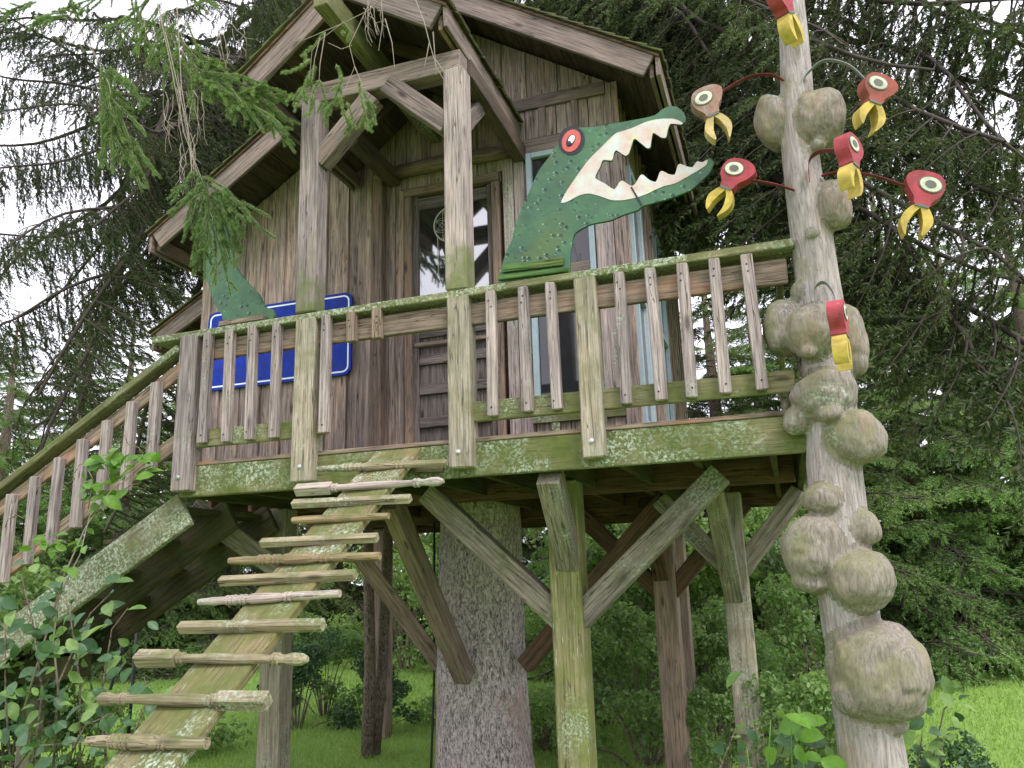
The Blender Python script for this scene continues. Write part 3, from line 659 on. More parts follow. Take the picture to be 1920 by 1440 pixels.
# ------------------------------------------------------------------ plank ladder with odd rungs
LAD = thing('plank_ladder', (-2.3, 1.2, 0), 'mossy sloping plank leaning on the deck with salvaged spindles for rungs', 'ladder')
lt = Vector((-2.10, 4.25, 2.375)); lb = Vector((-2.29, 1.15, .04))
ldir = (lt-lb).normalized()
beam('plank', lb, lt, .30, .045, M['ladder'], LAD)
lnrm = ldir.cross(Vector((1, 0, 0))).normalized(); lnrm = -lnrm if lnrm.z < 0 else lnrm
def project(p):
    q = Vector(p)-EYEP; z = q.dot(_f); return 960+FPX*q.dot(_r)/z, 720-FPX*q.dot(_u)/z
def plank_at(v, off):
    a, b = 0.0, 1.0
    for _ in range(40):
        m_ = (a+b)/2
        if project(lb+(lt-lb)*m_+lnrm*off)[1] > v: a = m_
        else: b = m_
    return lb+(lt-lb)*a
def rung(u0, v0, u1, v1, kind, mat, th):
    th *= .88
    vc = v0 + (v1-v0)*.5; c = plank_at(vc, .022+th*.5); Y = (c+lnrm*(.022+th*.5)).y
    a = PY(u0, v0, Y); b = PY(u1, v1, Y); ln = (b-a).length; zc = (a.z+b.z)/2
    k = ln
    V = []; F = []
    def box(x0, x1, h):
        vv, ff = cbox((x1-x0)/2, h/2, h/2, .004, .001); base = len(V)
        V.extend([(p[0]+(x0+x1)/2, p[1], p[2]) for p in vv]); F.extend([[i+base for i in f] for f in ff])
    def lathe(x0, x1, prof):
        P_ = [Vector((x0+(x1-x0)*t, 0, 0)) for t, r in prof]; rd = [r*th for t, r in prof]
        vv, ff = tube_arrays(P_, rd, 12, True, len(V)); V.extend(vv); F.extend(ff)
    h = ln/2
    bead = lambda t0: [(t0, .42), (t0+.008, .55), (t0+.02, .58), (t0+.03, .42), (t0+.036, .55), (t0+.05, .58), (t0+.058, .42)]
    if kind == 'square': box(-h, h, th)
    elif kind == 'round': lathe(-h, h, [(0, .42), (.1, .5), (.5, .55), (.8, .47), (1, .42)])
    elif kind == 'spL':          # square block at the left, turned to a knob on the right
        box(-h, -h+.25*ln, th*1.25)
        lathe(-h+.25*ln, h, bead(.0)+[(.1, .40), (.3, .5), (.55, .48), (.72, .36)]+bead(.74)+[(.84, .4), (.9, .58), (.96, .52), (1, .25)])
    elif kind == 'spR':
        box(h-.28*ln, h, th*1.25)
        lathe(h-.28*ln, -h, bead(.0)+[(.1, .5), (.3, .58), (.5, .50), (.72, .36)]+bead(.74)+[(.84, .42), (.9, .60), (.96, .54), (1, .22)])
    else:
        lathe(-h, h, [(0, .34), (.12, .46)]+bead(.2)+[(.27, .62)]+bead(.3)+[(.4, .60), (.55, .56)]+bead(.62)+[(.7, .5), (.85, .45), (1, .42)])
    Mx, _ = frame(a, b, lnrm)
    off = c + lnrm*(.022+th*.5); tr = Mx.copy(); tr.translation = Vector(((a.x+b.x)/2, off.y, off.z))
    obj('rung', mesh('rung', V, F, mat), LAD, tr)
rp, rg, rd_ = M['rungpale'], M['rung'], M['rungdark']
for a in ((165, 1390, 388, 1394, 'sp', rg, .055), (183, 1310, 503, 1315, 'spR', rg, .05), (258, 1234, 577, 1236, 'spL', rg, .05),
          (337, 1177, 607, 1172, 'square', rg, .048), (373, 1129, 637, 1113, 'sp', rp, .045), (413, 1090, 667, 1078, 'square', rg, .045),
          (430, 1052, 712, 1043, 'sp', rd_, .052), (490, 1018, 708, 1008, 'square', rg, .043), (549, 976, 729, 968, 'round', rd_, .045),
          (549, 945, 770, 935, 'square', rg, .045), (556, 920, 832, 903, 'spL', rp, .05), (595, 880, 838, 867, 'sp', rg, .05)): rung(*a)
beam('cleat', PY(742, 884, 4.27), PY(832, 881, 4.27), .03, .035, M['undermoss'], LAD)

# ------------------------------------------------------------------ crocodile cut-outs on the rail
def zpts(s, ox, oy, k, Y): return [PY(ox+x/k, oy+y/k, Y) for x, y in s]
CY = 4.315
def smooth(pts, n=3):
    """closed rounded outline through pts"""
    P = []; m_ = len(pts)
    for i in range(m_):
        p0, p1, p2, p3 = (Vector((*pts[(i+k-1) % m_], 0)) for k in range(4))
        for j in range(n):
            t = j/n
            h = t*t*(3-2*t); a_ = p1+(p2-p0)*.2*t; b_ = p2-(p3-p1)*.2*(1-t); q = a_.lerp(b_, h); P.append((q.x, q.y))
    return P
croc_out = [(255, 1365), (275, 1250), (300, 1170), (330, 1110), (345, 1040), (385, 930), (430, 830), (480, 720), (540, 640), (560, 600), (598, 560), (606, 510), (640, 484), (690, 478), (740, 476), (800, 472), (900, 455), (1000, 437), (1090, 420), (1140, 404), (1175, 375), (1220, 356), (1265, 366), (1300, 400), (1305, 440), (1280, 460), (1222, 456), (1205, 495), (1195, 533), (1165, 531), (1122, 507), (1108, 585), (1085, 590), (1032, 546), (1012, 547), (988, 620), (965, 635), (917, 605), (902, 625), (892, 662), (842, 660), (825, 700), (797, 760), (850, 790), (905, 825), (930, 790), (952, 776), (1000, 806), (1025, 790), (1050, 748), (1068, 743), (1100, 770), (1140, 782), (1160, 730), (1178, 722), (1205, 736), (1245, 742), (1262, 690), (1280, 682), (1310, 694), (1345, 700), (1370, 668), (1400, 672), (1432, 655), (1450, 650), (1463, 675), (1440, 730), (1400, 770), (1330, 830), (1200, 880), (1065, 918), (1040, 940), (960, 966), (880, 1000), (775, 1020), (685, 1070), (668, 1130), (658, 1200), (655, 1290), (625, 1310), (480, 1332)]
CROC = thing('crocodile_cutout', PY(855+85, 530, CY), 'green plywood crocodile head with open toothed jaws standing on the deck rail', 'cutout')
plate('head_board', zpts(smooth(croc_out), 850, 80, 3, CY), (0, .02, 0), M['croc'], CROC)
mouth_up = [(605, 900), (640, 830), (700, 742), (760, 660), (830, 590), (880, 540), (920, 507), (1000, 482), (1080, 447), (1150, 430), (1240, 428), (1288, 450), (1280, 460), (1222, 456), (1205, 495), (1195, 533), (1165, 531), (1122, 507), (1108, 585), (1085, 590), (1032, 546), (1012, 547), (988, 620), (965, 635), (917, 605), (902, 625), (892, 662), (842, 660), (825, 700), (797, 760), (850, 790), (905, 825), (930, 790), (952, 776), (1000, 806), (1025, 790), (1050, 748), (1068, 743), (1100, 770), (1140, 782), (1160, 730), (1178, 722), (1205, 736), (1245, 742), (1262, 690), (1280, 682), (1310, 694), (1345, 700), (1370, 668), (1400, 672), (1430, 657), (1420, 690), (1340, 740), (1250, 790), (1190, 805), (1130, 830), (1090, 850), (1040, 868), (960, 885), (890, 885), (830, 865), (760, 848), (700, 862), (650, 890)]
plate('teeth', zpts(smooth(mouth_up), 850, 80, 3, CY-.003), (0, .0025, 0), M['mouth'], CROC)
def ell(cx, cz, a, b, rot, n=20): return [(cx+a*math.cos(t)*math.cos(rot)-b*math.sin(t)*math.sin(rot), cz+a*math.cos(t)*math.sin(rot)+b*math.sin(t)*math.cos(rot)) for t in [2*math.pi*i/n for i in range(n)]]
EYEO = plate('eye', zpts(ell(665, 550, 74, 82, .3), 850, 80, 3, CY-.003), (0, .0025, 0), M['black'], CROC)
plate('iris', zpts(ell(663, 551, 50, 66, .45), 850, 80, 3, CY-.006), (0, .0025, 0), M['crocred'], EYEO)
plate('eye_outline', zpts(ell(660, 550, 21, 37, .5), 850, 80, 3, CY-.0085), (0, .002, 0), M['black'], EYEO)
plate('eye_white', zpts(ell(664, 544, 15, 27, .5), 850, 80, 3, CY-.0105), (0, .0015, 0), M['white'], EYEO)
plate('pupil', zpts(ell(651, 565, 11, 13, .5), 850, 80, 3, CY-.0125), (0, .0015, 0), M['black'], EYEO)
beam('base_batten', PY(935, 522, CY-.03), PY(1066, 506, CY-.03), .03, .03, M['crocbar'], CROC, c=.003)
beam('base_batten', PY(942, 505, CY-.012), PY(1056, 490, CY-.012), .02, .045, M['crocbar'], CROC, c=.003)
beam('splice_strip', zpts([(1000, 812)], 850, 80, 3, CY-.004)[0], zpts([(1058, 912)], 850, 80, 3, CY-.004)[0], .004, .010, M['black'], CROC, up=(1, 0, 0), c=.001, jit=0)
tail = [(520, -40), (490, 130), (490, 350), (498, 560), (505, 660), (545, 770), (570, 880), (610, 950), (650, 1000), (668, 1060), (800, 1062), (1000, 1045), (1118, 1040), (1115, 962), (1062, 948), (1020, 900), (985, 825), (905, 740), (825, 645), (775, 565), (740, 430), (690, 250), (640, 100), (600, -40)]
TAIL = thing('tail_cutout', PY(500-30, 595, CY), 'green plywood crocodile tail curving up from the rail before the blue sign', 'cutout')
plate('tail_board', zpts(smooth(tail), 280, 380, 4.8, CY), (0, .02, 0), M['croc'], TAIL)
beam('base_batten', PY(412, 608, CY-.02), PY(495, 595, CY-.02), .03, .03, M['rail'], TAIL, c=.003)

# ------------------------------------------------------------------ blue sign
def rrect(x0, x1, z0, z1, r, n=6):
    P = []
    for cx, cz, a0 in ((x1-r, z1-r, 0), (x0+r, z1-r, 90), (x0+r, z0+r, 180), (x1-r, z0+r, 270)):
        for i in range(n+1): a = R(a0+90*i/n); P.append((cx+r*math.cos(a), cz+r*math.sin(a)))
    return P
SIGN = thing('blank_sign', (-3.9, 5.55, 3.25), 'blank blue metal sign with white border on the house wall', 'sign')
SY = YW-.045
sx0, sx1, sz0, sz1 = -4.58, -3.17, 3.265, 3.965
plate('sign_panel', [(x, SY, z) for x, z in rrect(sx0, sx1, sz0, sz1, .07)], (0, .018, 0), M['blue'], SIGN)
ob = rrect(sx0+.022, sx1-.022, sz0+.022, sz1-.022, .055); ib = rrect(sx0+.035, sx1-.035, sz0+.035, sz1-.035, .043)
nb = len(ob); V = [(x, SY-.002, z) for x, z in ob]+[(x, SY-.002, z) for x, z in ib]
V += [(x, SY-.0005, z) for x, z in ob]+[(x, SY-.0005, z) for x, z in ib]
F = [(i, (i+1) % nb, (i+1) % nb+nb, i+nb)[::-1] for i in range(nb)] + [(i, (i+1) % nb, (i+1) % nb+2*nb, i+2*nb) for i in range(nb)] + [(i+nb, (i+1) % nb+nb, (i+1) % nb+3*nb, i+3*nb)[::-1] for i in range(nb)]
obj('border_line', mesh('border_line', V, F, M['white']), SIGN)
vbeam('sign_batten', -4.2, YW-.024, 3.30, 3.93, .05, .018, M['frame'], SIGN); vbeam('sign_batten', -3.5, YW-.024, 3.30, 3.93, .05, .018, M['frame'], SIGN)

# ------------------------------------------------------------------ dream-catcher hoop behind the door glass line
HOOP = thing('hoop_ornament', (-2.31, YW-.01, 4.3), 'pale round netted hoop hanging on the door glass', 'ornament')
hc = Vector((-2.30, YW-.006, 4.43)); hr = .15
tube('hoop', [hc+Vector((hr*math.cos(a), 0, hr*math.sin(a))) for a in np.linspace(0, 2*math.pi, 33)], .007, M['hoop'], HOOP, n=6)
Vn = []; Fn = []
for i in range(9):
    for j in (3, 4):
        a0 = 2*math.pi*i/9; a1 = 2*math.pi*(i+j)/9
        v_, f_ = tube_arrays([hc+Vector((hr*math.cos(a0), 0, hr*math.sin(a0))), hc+Vector((hr*math.cos(a1), 0, hr*math.sin(a1)))], [.0018]*2, 3, True, len(Vn)); Vn += v_; Fn += f_
obj('netting', mesh('netting', Vn, Fn, M['hoop']), HOOP)
for dx, ln in ((-.12, .34), (.13, .22)): tube('cord', [hc+Vector((dx, 0, -.09)), hc+Vector((dx+.004, 0, -.09-ln))], .004, M['hoop'], HOOP, n=5)

# ------------------------------------------------------------------ burl pole
PYY = 4.32
POLE = thing('burl_pole', (.28, PYY, 0), 'bare grey log pole covered in round burls at the deck corner', 'pole')
def make_pole():
    P = []; rd = []
    prof = [(-.1, .155), (.8, .150), (1.45, .130), (2.1, .135), (2.7, .12), (3.4, .108), (4.0, .095), (4.6, .078), (5.4, .07)]
    cx = [(-.1, .285), (.84, .268), (1.48, .262), (2.14, .262), (2.8, .285), (3.42, .296), (3.96, .300), (4.59, .325), (5.4, .34)]
    n = 72; V = []; F = []; seg = 20
    zz = np.linspace(-.1, 5.4, n)
    for z in zz:
        r = np.interp(z, *zip(*prof)); x = np.interp(z, *zip(*cx))+.008*math.sin(z*3); y = PYY+.01*math.sin(z*2.2+1)
        for k in range(seg):
            a = 2*math.pi*k/seg; q = Vector((math.cos(a)*1.6, math.sin(a)*1.6, z*1.5))
            rr = r*(1+.10*noise.noise(q)+.03*noise.noise(q*4)); V.append((x+rr*math.cos(a), y+rr*math.sin(a), z))
    for i in range(n-1):
        for k in range(seg): k2 = (k+1) % seg; F.append((i*seg+k, i*seg+k2, (i+1)*seg+k2, (i+1)*seg+k))
    F.append(tuple(range((n-1)*seg, n*seg)))
    return V, F
POLE_V, POLE_F = make_pole()
BURLS = []
import bmesh
def ico(sub):
    bm = bmesh.new(); bmesh.ops.create_icosphere(bm, subdivisions=sub, radius=1); V = [v.co.copy() for v in bm.verts]; F = [[v.index for v in f.verts] for f in bm.faces]; bm.free(); return V, F
ICO = ico(4)
def burl(u, v, rx, ry, dy, seed, mat='burl'):
    Y = PYY + dy; c = PY(u, v, Y); k = (c-EYEP).dot(_f)/FPX; a = rx*k; b = ry*k; d = (a*.55+b*.45)
    V = []; off = Vector((seed*3.1, seed*1.7, seed*.9))
    for p in ICO[0]:
        q = p.copy()
        n1 = noise.noise(q*1.1+off); n2 = noise.noise(q*2.6+off*2); n3 = noise.noise(q*6+off*3)
        groove = abs(noise.noise(q*1.7+off*.5)); gr_ = -.10*max(0, 1-groove/.10)
        r = 1 + .15*n1 + .06*n2 + .012*n3 + gr_*.8
        sq = (abs(q.x)**2.15+abs(q.y)**2.15+abs(q.z)**2.15)**(-1/2.15); r *= sq
        V.append((q.x*a*r, q.y*d*r, q.z*b*r*.98))
    W = Matrix.Translation(c) @ Matrix.Rotation(random.uniform(-.15, .15), 4, 'Y'); BURLS.append(([W @ Vector(q) for q in V], c, (a, d, b)))
for i, a in enumerate([(1449, 230, 32, 56, .05), (1538, 225, 44, 57, -.05), (1535, 272, 14, 12, -.10), (1563, 385, 32, 53, -.02),
        (1470, 615, 38, 58, 0), (1522, 622, 46, 54, -.10), (1592, 632, 32, 66, .02), (1608, 680, 19, 25, -.02), (1500, 546, 17, 20, -.03), (1515, 660, 15, 12, -.18),
        (1545, 740, 59, 48, -.09), (1496, 788, 28, 28, -.06), (1556, 776, 24, 16, -.18), (1604, 822, 53, 54, -.09),
        (1543, 936, 36, 30, -.10), (1618, 991, 33, 37, -.07), (1557, 990, 14, 9, -.13), (1526, 1032, 58, 70, -.06), (1617, 1086, 60, 58, -.12), (1626, 1130, 32, 22, -.13), (1520, 1090, 34, 24, -.10),
        (1645, 1258, 92, 90, -.05), (1674, 1366, 27, 14, -.08), (1665, 1320, 62, 36, -.10), (1600, 1300, 40, 40, -.12)]): burl(*a, i*7.3+1)
def grow_burls():
    """melt pole and burls into one skin, then hand each burl its own faces"""
    V = [Vector(q) for q in POLE_V]; F = [list(f) for f in POLE_F]
    F.append(list(range(20))[::-1])
    for bv, c, r in BURLS:
        k = len(V); V += bv; F += [[i+k for i in f] for f in ICO[1]]
    tmp = obj('remesh_source', mesh('remesh_source', V, F, M['pole']))
    m1 = tmp.modifiers.new('r', 'REMESH'); m1.mode = 'VOXEL'; m1.voxel_size = .010; m1.use_smooth_shade = True
    m2 = tmp.modifiers.new('s', 'SMOOTH'); m2.factor = .5; m2.iterations = 2
    dg = bpy.context.evaluated_depsgraph_get(); dg.update(); ev = tmp.evaluated_get(dg); me = ev.to_mesh()
    nv = len(me.vertices); P = np.empty(nv*3, dtype=np.float32); me.vertices.foreach_get('co', P); P = P.reshape(-1, 3)
    Nn = np.empty(nv*3, dtype=np.float32); me.vertices.foreach_get('normal', Nn); Nn = Nn.reshape(-1, 3)
    npoly = len(me.polygons); lv = np.empty(len(me.loops), dtype=np.int32); me.loops.foreach_get('vertex_index', lv)
    ls = np.empty(npoly, dtype=np.int32); lt_ = np.empty(npoly, dtype=np.int32); me.polygons.foreach_get('loop_start', ls); me.polygons.foreach_get('loop_total', lt_)
    polys = [lv[a:a+n] for a, n in zip(ls, lt_)]; cen = np.array([P[p].mean(0) for p in polys])
    D_ = np.stack([np.linalg.norm((cen-np.array(c))/np.array(r), axis=1) for _, c, r in BURLS], 1); own = D_.argmin(1); own[D_.min(1) > 1.16] = -1
    ev.to_mesh_clear(); bpy.data.objects.remove(tmp)
    for k in [-1]+list(range(len(BURLS))):
        ids = np.nonzero(own == k)[0]
        if len(ids) < 20: continue
        used = np.unique(np.concatenate([polys[i] for i in ids])); remap = np.full(nv, -1); remap[used] = np.arange(len(used))
        o = Vector((.28, PYY, 0)) if k < 0 else BURLS[k][1]
        mm = mesh('burl' if k >= 0 else 'pole_trunk', P[used]-np.array(o), [remap[polys[i]].tolist() for i in ids], M['burl'] if k >= 0 else M['pole'], smooth=True)
        mm.normals_split_custom_set_from_vertices([tuple(q) for q in Nn[used]])
        obj('burl' if k >= 0 else 'pole_trunk', mm, POLE, Matrix.Translation(o))
grow_burls()
# cut branch stub and check
tube('branch_stub', [PY(1525, 437, PYY-.08), PY(1519, 435, PYY-.135)], [.035, .028], M['pole'], POLE, n=12)

# ------------------------------------------------------------------ bird-head ornaments
def bez(pts, n=5):
    """closed Catmull-Rom through pts"""
    P = []; m_ = len(pts)
    for i in range(m_):
        p0, p1, p2, p3 = (Vector((*pts[(i+k-1) % m_], 0)) for k in range(4))
        for j in range(n):
            t = j/n; q = .5*((2*p1)+(-p0+p2)*t+(2*p0-5*p1+4*p2-p3)*t*t+(-p0+3*p1-3*p2+p3)*t**3); P.append((q.x, q.y))
    return P
HEAD = bez([(-.44, .22), (-.26, .46), (.08, .52), (.42, .46), (.60, .26), (.50, -.02), (.27, -.28), (.17, -.52), (-.20, -.52), (-.24, -.36), (-.42, -.10)], 4)
COLLAR = [(-.20, -.48), (.16, -.48), (.165, -.56), (-.205, -.56)]
BK1 = bez([(-.21, -.54), (-.01, -.54), (-.09, -.74), (-.20, -1.02), (-.26, -1.36), (-.40, -1.16), (-.43, -.86)], 5)
BK2 = bez([(-.01, -.54), (.19, -.54), (.37, -.84), (.36, -1.14), (.14, -1.46), (.18, -1.14), (.11, -.78)], 5)
def flat(pts, y0, y1, s): return [(x*s, y0*s, z*s) for x, z in pts], (0, (y1-y0)*s, 0)
def bird(u, v, Y, size, yaw, roll, label, headm, beakm, arm, armm, mirror=1, pitch=0):
    c = PY(u, v, Y)
    W = Matrix.Translation(c) @ Matrix.Rotation(R(yaw), 4, 'Z') @ Matrix.Rotation(R(pitch), 4, 'X') @ Matrix.Rotation(R(roll), 4, 'Y')
    T = thing('bird_head', c, label, 'ornament', None)
    th = .42
    def pl(name, pts, y0, y1, mat, par):
        pts = [(x*mirror, z) for x, z in pts]
        p, t = flat(pts, y0, y1, size); ctr = sum((Vector(q) for q in p), Vector())/len(p)
        pts3 = [W @ Vector(q) for q in p]; tv = (W.to_3x3() @ Vector(t))
        return plate(name, pts3, tv, mat, par)
    h = pl('head', HEAD, -th/2, th/2, headm, T)
    pl('collar', COLLAR, -th/2-.012, th/2+.012, M['eyegrey'], T)
    for b in (BK1, BK2): pl('beak', b, -th/2+.02, th/2-.02, beakm, T)
    for s_ in (-1, 1):
        y = -th/2*1.0 if s_ < 0 else th/2
        e = lambda a, b: ell(-.06, .14, a, b, .15, 18)
        f0 = y+s_*.008; pl('eye', e(.33, .24), f0, f0+s_*.012, M['eyegrey'], h)
        f1 = y+s_*.022; pl('eye_ring', e(.29, .21), f1, f1+s_*.012, M['cream'], h)
        f2 = y+s_*.036; pl('pupil', e(.15, .11), f2, f2+s_*.012, M['eyegrey'], h)
    # strap arm: flat metal bow from the pole to the head
    P = [c + Vector((0, 0, 0))*0 if p is None else PY(*p) for p in arm]
    pts = []
    for i in range(len(P)-1):
        p0 = P[max(i-1, 0)]; p1 = P[i]; p2 = P[i+1]; p3 = P[min(i+2, len(P)-1)]
        for j in range(6):
            t = j/6; pts.append(.5*((2*p1)+(-p0+p2)*t+(2*p0-5*p1+4*p2-p3)*t*t+(-p0+3*p1-3*p2+p3)*t**3))
    pts.append(P[-1]); V = []; F = []
    wv = Vector((0, .5, .0)).normalized()*.017
    for i, p in enumerate(pts):
        tg = (pts[min(i+1, len(pts)-1)]-pts[max(i-1, 0)]).normalized(); ww = (wv - tg*wv.dot(tg)).normalized()*.013; nn = tg.cross(ww).normalized()*.0018
        V += [p-ww-nn, p+ww-nn, p+ww+nn, p-ww+nn]
    for i in range(len(pts)-1):
        for k in range(4): k2 = (k+1) % 4; F.append((i*4+k, i*4+k2, i*4+4+k2, i*4+4+k))
    F += [(3, 2, 1, 0), tuple(len(V)-4+k for k in range(4))]
    o_ = sum(V, Vector())/len(V)
    obj('strap', mesh('strap', [q-o_ for q in V], F, armm), T, Matrix.Translation(o_))
    return T
bird(1325, 196, 4.20, 0.174, 8, -18, 'faded pink bird head with chipped pale beak, arm bowing left above the crocodile snout', M['faded'], M['paleyellow'], [(1470, 152, 4.26), (1445, 140, 4.25), (1400, 146, 4.23), (1345, 178, 4.20)], M['strapred'])
bird(1378, 330, 4.15, 0.168, -5, 32, 'bright red bird head with yellow beak at the tip of the crocodile lower jaw', M['red'], M['yellow'], [(1490, 357, 4.22), (1450, 345, 4.2), (1405, 338, 4.15)], M['strapred'])
bird(1640, 172, 4.15, 0.174, 28, 18, 'orange red bird head on a grey bowed strap beside the upper burls', M['orange'], M['yellow'], [(1508, 155, 4.24), (1512, 140, 4.22), (1545, 114, 4.18), (1590, 122, 4.16), (1622, 150, 4.15)], M['metal'])
bird(1590, 285, 3.95, 0.168, 62, 6, 'red bird head seen nearly edge on above the right-hand oval burl', M['red'], M['yellow'], [(1518, 340, 4.2), (1517, 305, 4.19), (1535, 285, 4.1), (1575, 282, 3.97)], M['strapred'])
bird(1734, 360, 4.18, 0.178, 6, 24, 'crimson bird head farthest out on a long arm among the spruce branches', M['red'], M['yellow'], [(1540, 330, 4.26), (1580, 322, 4.24), (1640, 330, 4.2), (1700, 350, 4.18)], M['strapred'], mirror=-1)
bird(1571, 598, 3.90, 0.168, 78, 2, 'red bird head turned edge on against the cluster of burls at rail height', M['red'], M['yellow'], [(1530, 568, 4.19), (1528, 542, 4.18), (1545, 530, 4.1), (1562, 548, 3.98), (1568, 572, 3.91)], M['metal'])
bird(1462, -2, 4.05, 0.180, 60, -28, 'red bird head tilted at the very top of the burl pole', M['red'], M['yellow'], [(1480, 60, 4.22), (1470, 20, 4.15), (1462, 0, 4.06)], M['strapred'])

# ------------------------------------------------------------------ small things under the deck
def cyl_tubes(name, segs, r, mat, parent): 
    for a, b in segs: tube(name, [a, b], r, mat, parent, n=6)
MF = thing('metal_frame', PZ(300, 1410, 0), 'thin black metal folding frame standing in the shrubs beyond the stairs', 'frame')
a0, a1 = PY(258, 1165, 6.3), PY(240, 1380, 6.3); b0, b1 = PY(234, 1185, 6.6), PY(176, 1370, 6.6)
a1.z = .0; b1.z = .0
cyl_tubes('leg', [(a0, a1), (b0, b1)], .016, M['black'], MF); cyl_tubes('bar', [(a0, b0), (a0+(a1-a0)*.75, b0+(b1-b0)*.75)], .012, M['black'], MF)
tag(tube('cable', [(TX-.385, TY-.145, 2.15), (TX-.392, TY-.145, 1.5), (TX-.398, TY-.15, .8), (TX-.425, TY-.165, .1), (TX-.43, TY-.17, 0)], .011, M['cable'], None, n=6), 'black cable running down the big spruce trunk', 'cable')

# ------------------------------------------------------------------ vegetation generators
def unit(a): return a/np.maximum(np.linalg.norm(a, axis=-1, keepdims=True), 1e-9)
def needle_tris(p, d, ln, n, nl, nw, rg, fwd=.75):
    """n needles on each twig (base p, direction d, length ln) as thin triangles"""
    k = len(p); t = rg.random((k, n)); t = .04+.96*t
    pos = p[:, None, :] + d[:, None, :]*(ln[:, None]*t)[..., None]
    pos[..., 2] -= (ln[:, None]*t*t)*.25*ln[:, None]
    rad = rg.normal(size=(k, n, 3)); rad -= (rad*d[:, None, :]).sum(-1, keepdims=True)*d[:, None, :]; rad = unit(rad)
    nd = unit(d[:, None, :]*fwd + rad*.75); l = nl*(.7+.5*rg.random((k, n, 1)))*(1.15-.45*t[..., None])
    side = unit(np.cross(nd, rg.normal(size=(k, n, 3))))*nw*.5
    V = np.stack([pos-side, pos+side, pos+nd*l], 2).reshape(-1, 3)
    return V
def strip_tris(p, d, ln, w, rg):
    side = unit(np.cross(d, rg.normal(size=d.shape)))*w*.5; e = p+d*ln[:, None]; e[:, 2] -= .25*ln*ln
    return np.stack([p-side, p+side, e], 1).reshape(-1, 3)
def tri_faces(F):
    o = []
    for f in F:
        for i in range(1, len(f)-1): o.append((f[0], f[i], f[i+1]))
    return o
def spruce_limb(name, seed, L=4.0, nb=34, lb=.9, arch=.10, hang=.9, sp=.06, tw=(.06, .2), nn=24, nl=.018, nw=.003, r0=.032, mats=None, bare=.0, spread=60, t0=.12, lift=0.0, curtain=0.0):
    rg = np.random.default_rng(seed); Vs = []; Fs = []; mi = []; base = 0
    def add_tube(P, r, n):
        nonlocal base
        v, f = tube_arrays(P, r, n, False, base); Vs.append(np.array([tuple(q) for q in v])); tf = tri_faces(f); Fs.append(np.array(tf)); mi.extend([0]*len(tf)); base += len(v)
    ph = rg.random()*6
    ph2 = rg.random()*6; ph3 = rg.random()*6
    def main(t):
        e = math.sin(math.pi*min(t*1.0, 1))
        return np.array([t*L, L*(.05*math.sin(t*4+ph)+.022*math.sin(t*11+ph2)), arch*L*4*t*(1-t)*.5 + lift*L*t*t + L*(.035*math.sin(t*6+ph3)+.012*math.sin(t*17+ph2))])
    T = np.linspace(0, 1, 22); add_tube([main(t) for t in T], [r0*(1-.85*t)+.003 for t in T], 5)
    tp, td, tl = [], [], []
    for i in range(nb):
        t = t0 + (1-t0)*((i+rg.random()*.8)/nb); s = 1 if i % 2 else -1
        p0 = main(t); a = R(spread+rg.normal()*14); ln = lb*(1.05-.7*t)*(.55+.7*rg.random())
        cu = curtain*(.6+.5*rg.random()); d0 = np.array([math.cos(a)*(1-.5*cu), s*math.sin(a)*(1-.6*cu), -.1-1.0*cu+rg.normal()*.12]); d0 /= np.linalg.norm(d0)
        m = 6; P = []; g = hang*(.5+.5*rg.random())
        for j in range(m+1):
            q = j/m; P.append(p0 + d0*ln*q*(1-.18*g*q) + np.array([0, 0, -g*.55*ln*q*q]))
        add_tube(P, [.0065*(1-.75*j/m)*(1 if nl < .03 else 1.6) for j in range(m+1)], 3)
        nt_ = max(3, int(ln/sp))
        for k in range(nt_):
            q = (k+rg.random())/nt_
            if q < bare*rg.random()*1.6: continue
            j = min(int(q*m), m-1); fr = q*m-j; pt = P[j]*(1-fr)+P[j+1]*fr; tg = P[j+1]-P[j]; tg = tg/np.linalg.norm(tg)
            sd = np.cross(tg, [0, 0, 1]); sd = sd/max(np.linalg.norm(sd), 1e-6)
            dd = tg*(.55+.3*rg.random()) + sd*rg.choice([-1, 1])*(.75*rg.random()+.15) + np.array([0, 0, -hang*(.2+.9*rg.random())])
            tp.append(pt); td.append(dd/np.linalg.norm(dd)); tl.append(rg.uniform(*tw)*(1.15-.5*q))
        tp.append(P[-1]); dd = P[-1]-P[-2]; td.append(dd/np.linalg.norm(dd)); tl.append(tw[1]*.8)
    tp = np.array(tp); td = np.array(td); tl = np.array(tl)
    sv = strip_tris(tp, td, tl, .0035 if nl < .03 else .007, rg); Vs.append(sv); n = len(sv)//3; Fs.append(np.arange(base, base+3*n).reshape(-1, 3)); mi.extend([0]*n); base += 3*n
    nv = needle_tris(tp, td, tl, nn, nl, nw, rg); Vs.append(nv); n = len(nv)//3; Fs.append(np.arange(base, base+3*n).reshape(-1, 3)); mi.extend([1]*n); base += 3*n
    return mesh_tris(name, np.concatenate(Vs), np.concatenate(Fs), mats, mi)
def aim(A, B, L, roll=0.0):
    A = Vector(A); B = Vector(B); x = (B-A); s = x.length/L; x.normalize(); z = Vector((0, 0, 1)); z = (z-x*z.dot(x)).normalized(); y = z.cross(x)
    return Matrix(((x.x*s, y.x*s, z.x*s, A.x), (x.y*s, y.y*s, z.y*s, A.y), (x.z*s, y.z*s, z.z*s, A.z), (0, 0, 0, 1))) @ Matrix.Rotation(roll, 4, 'X')

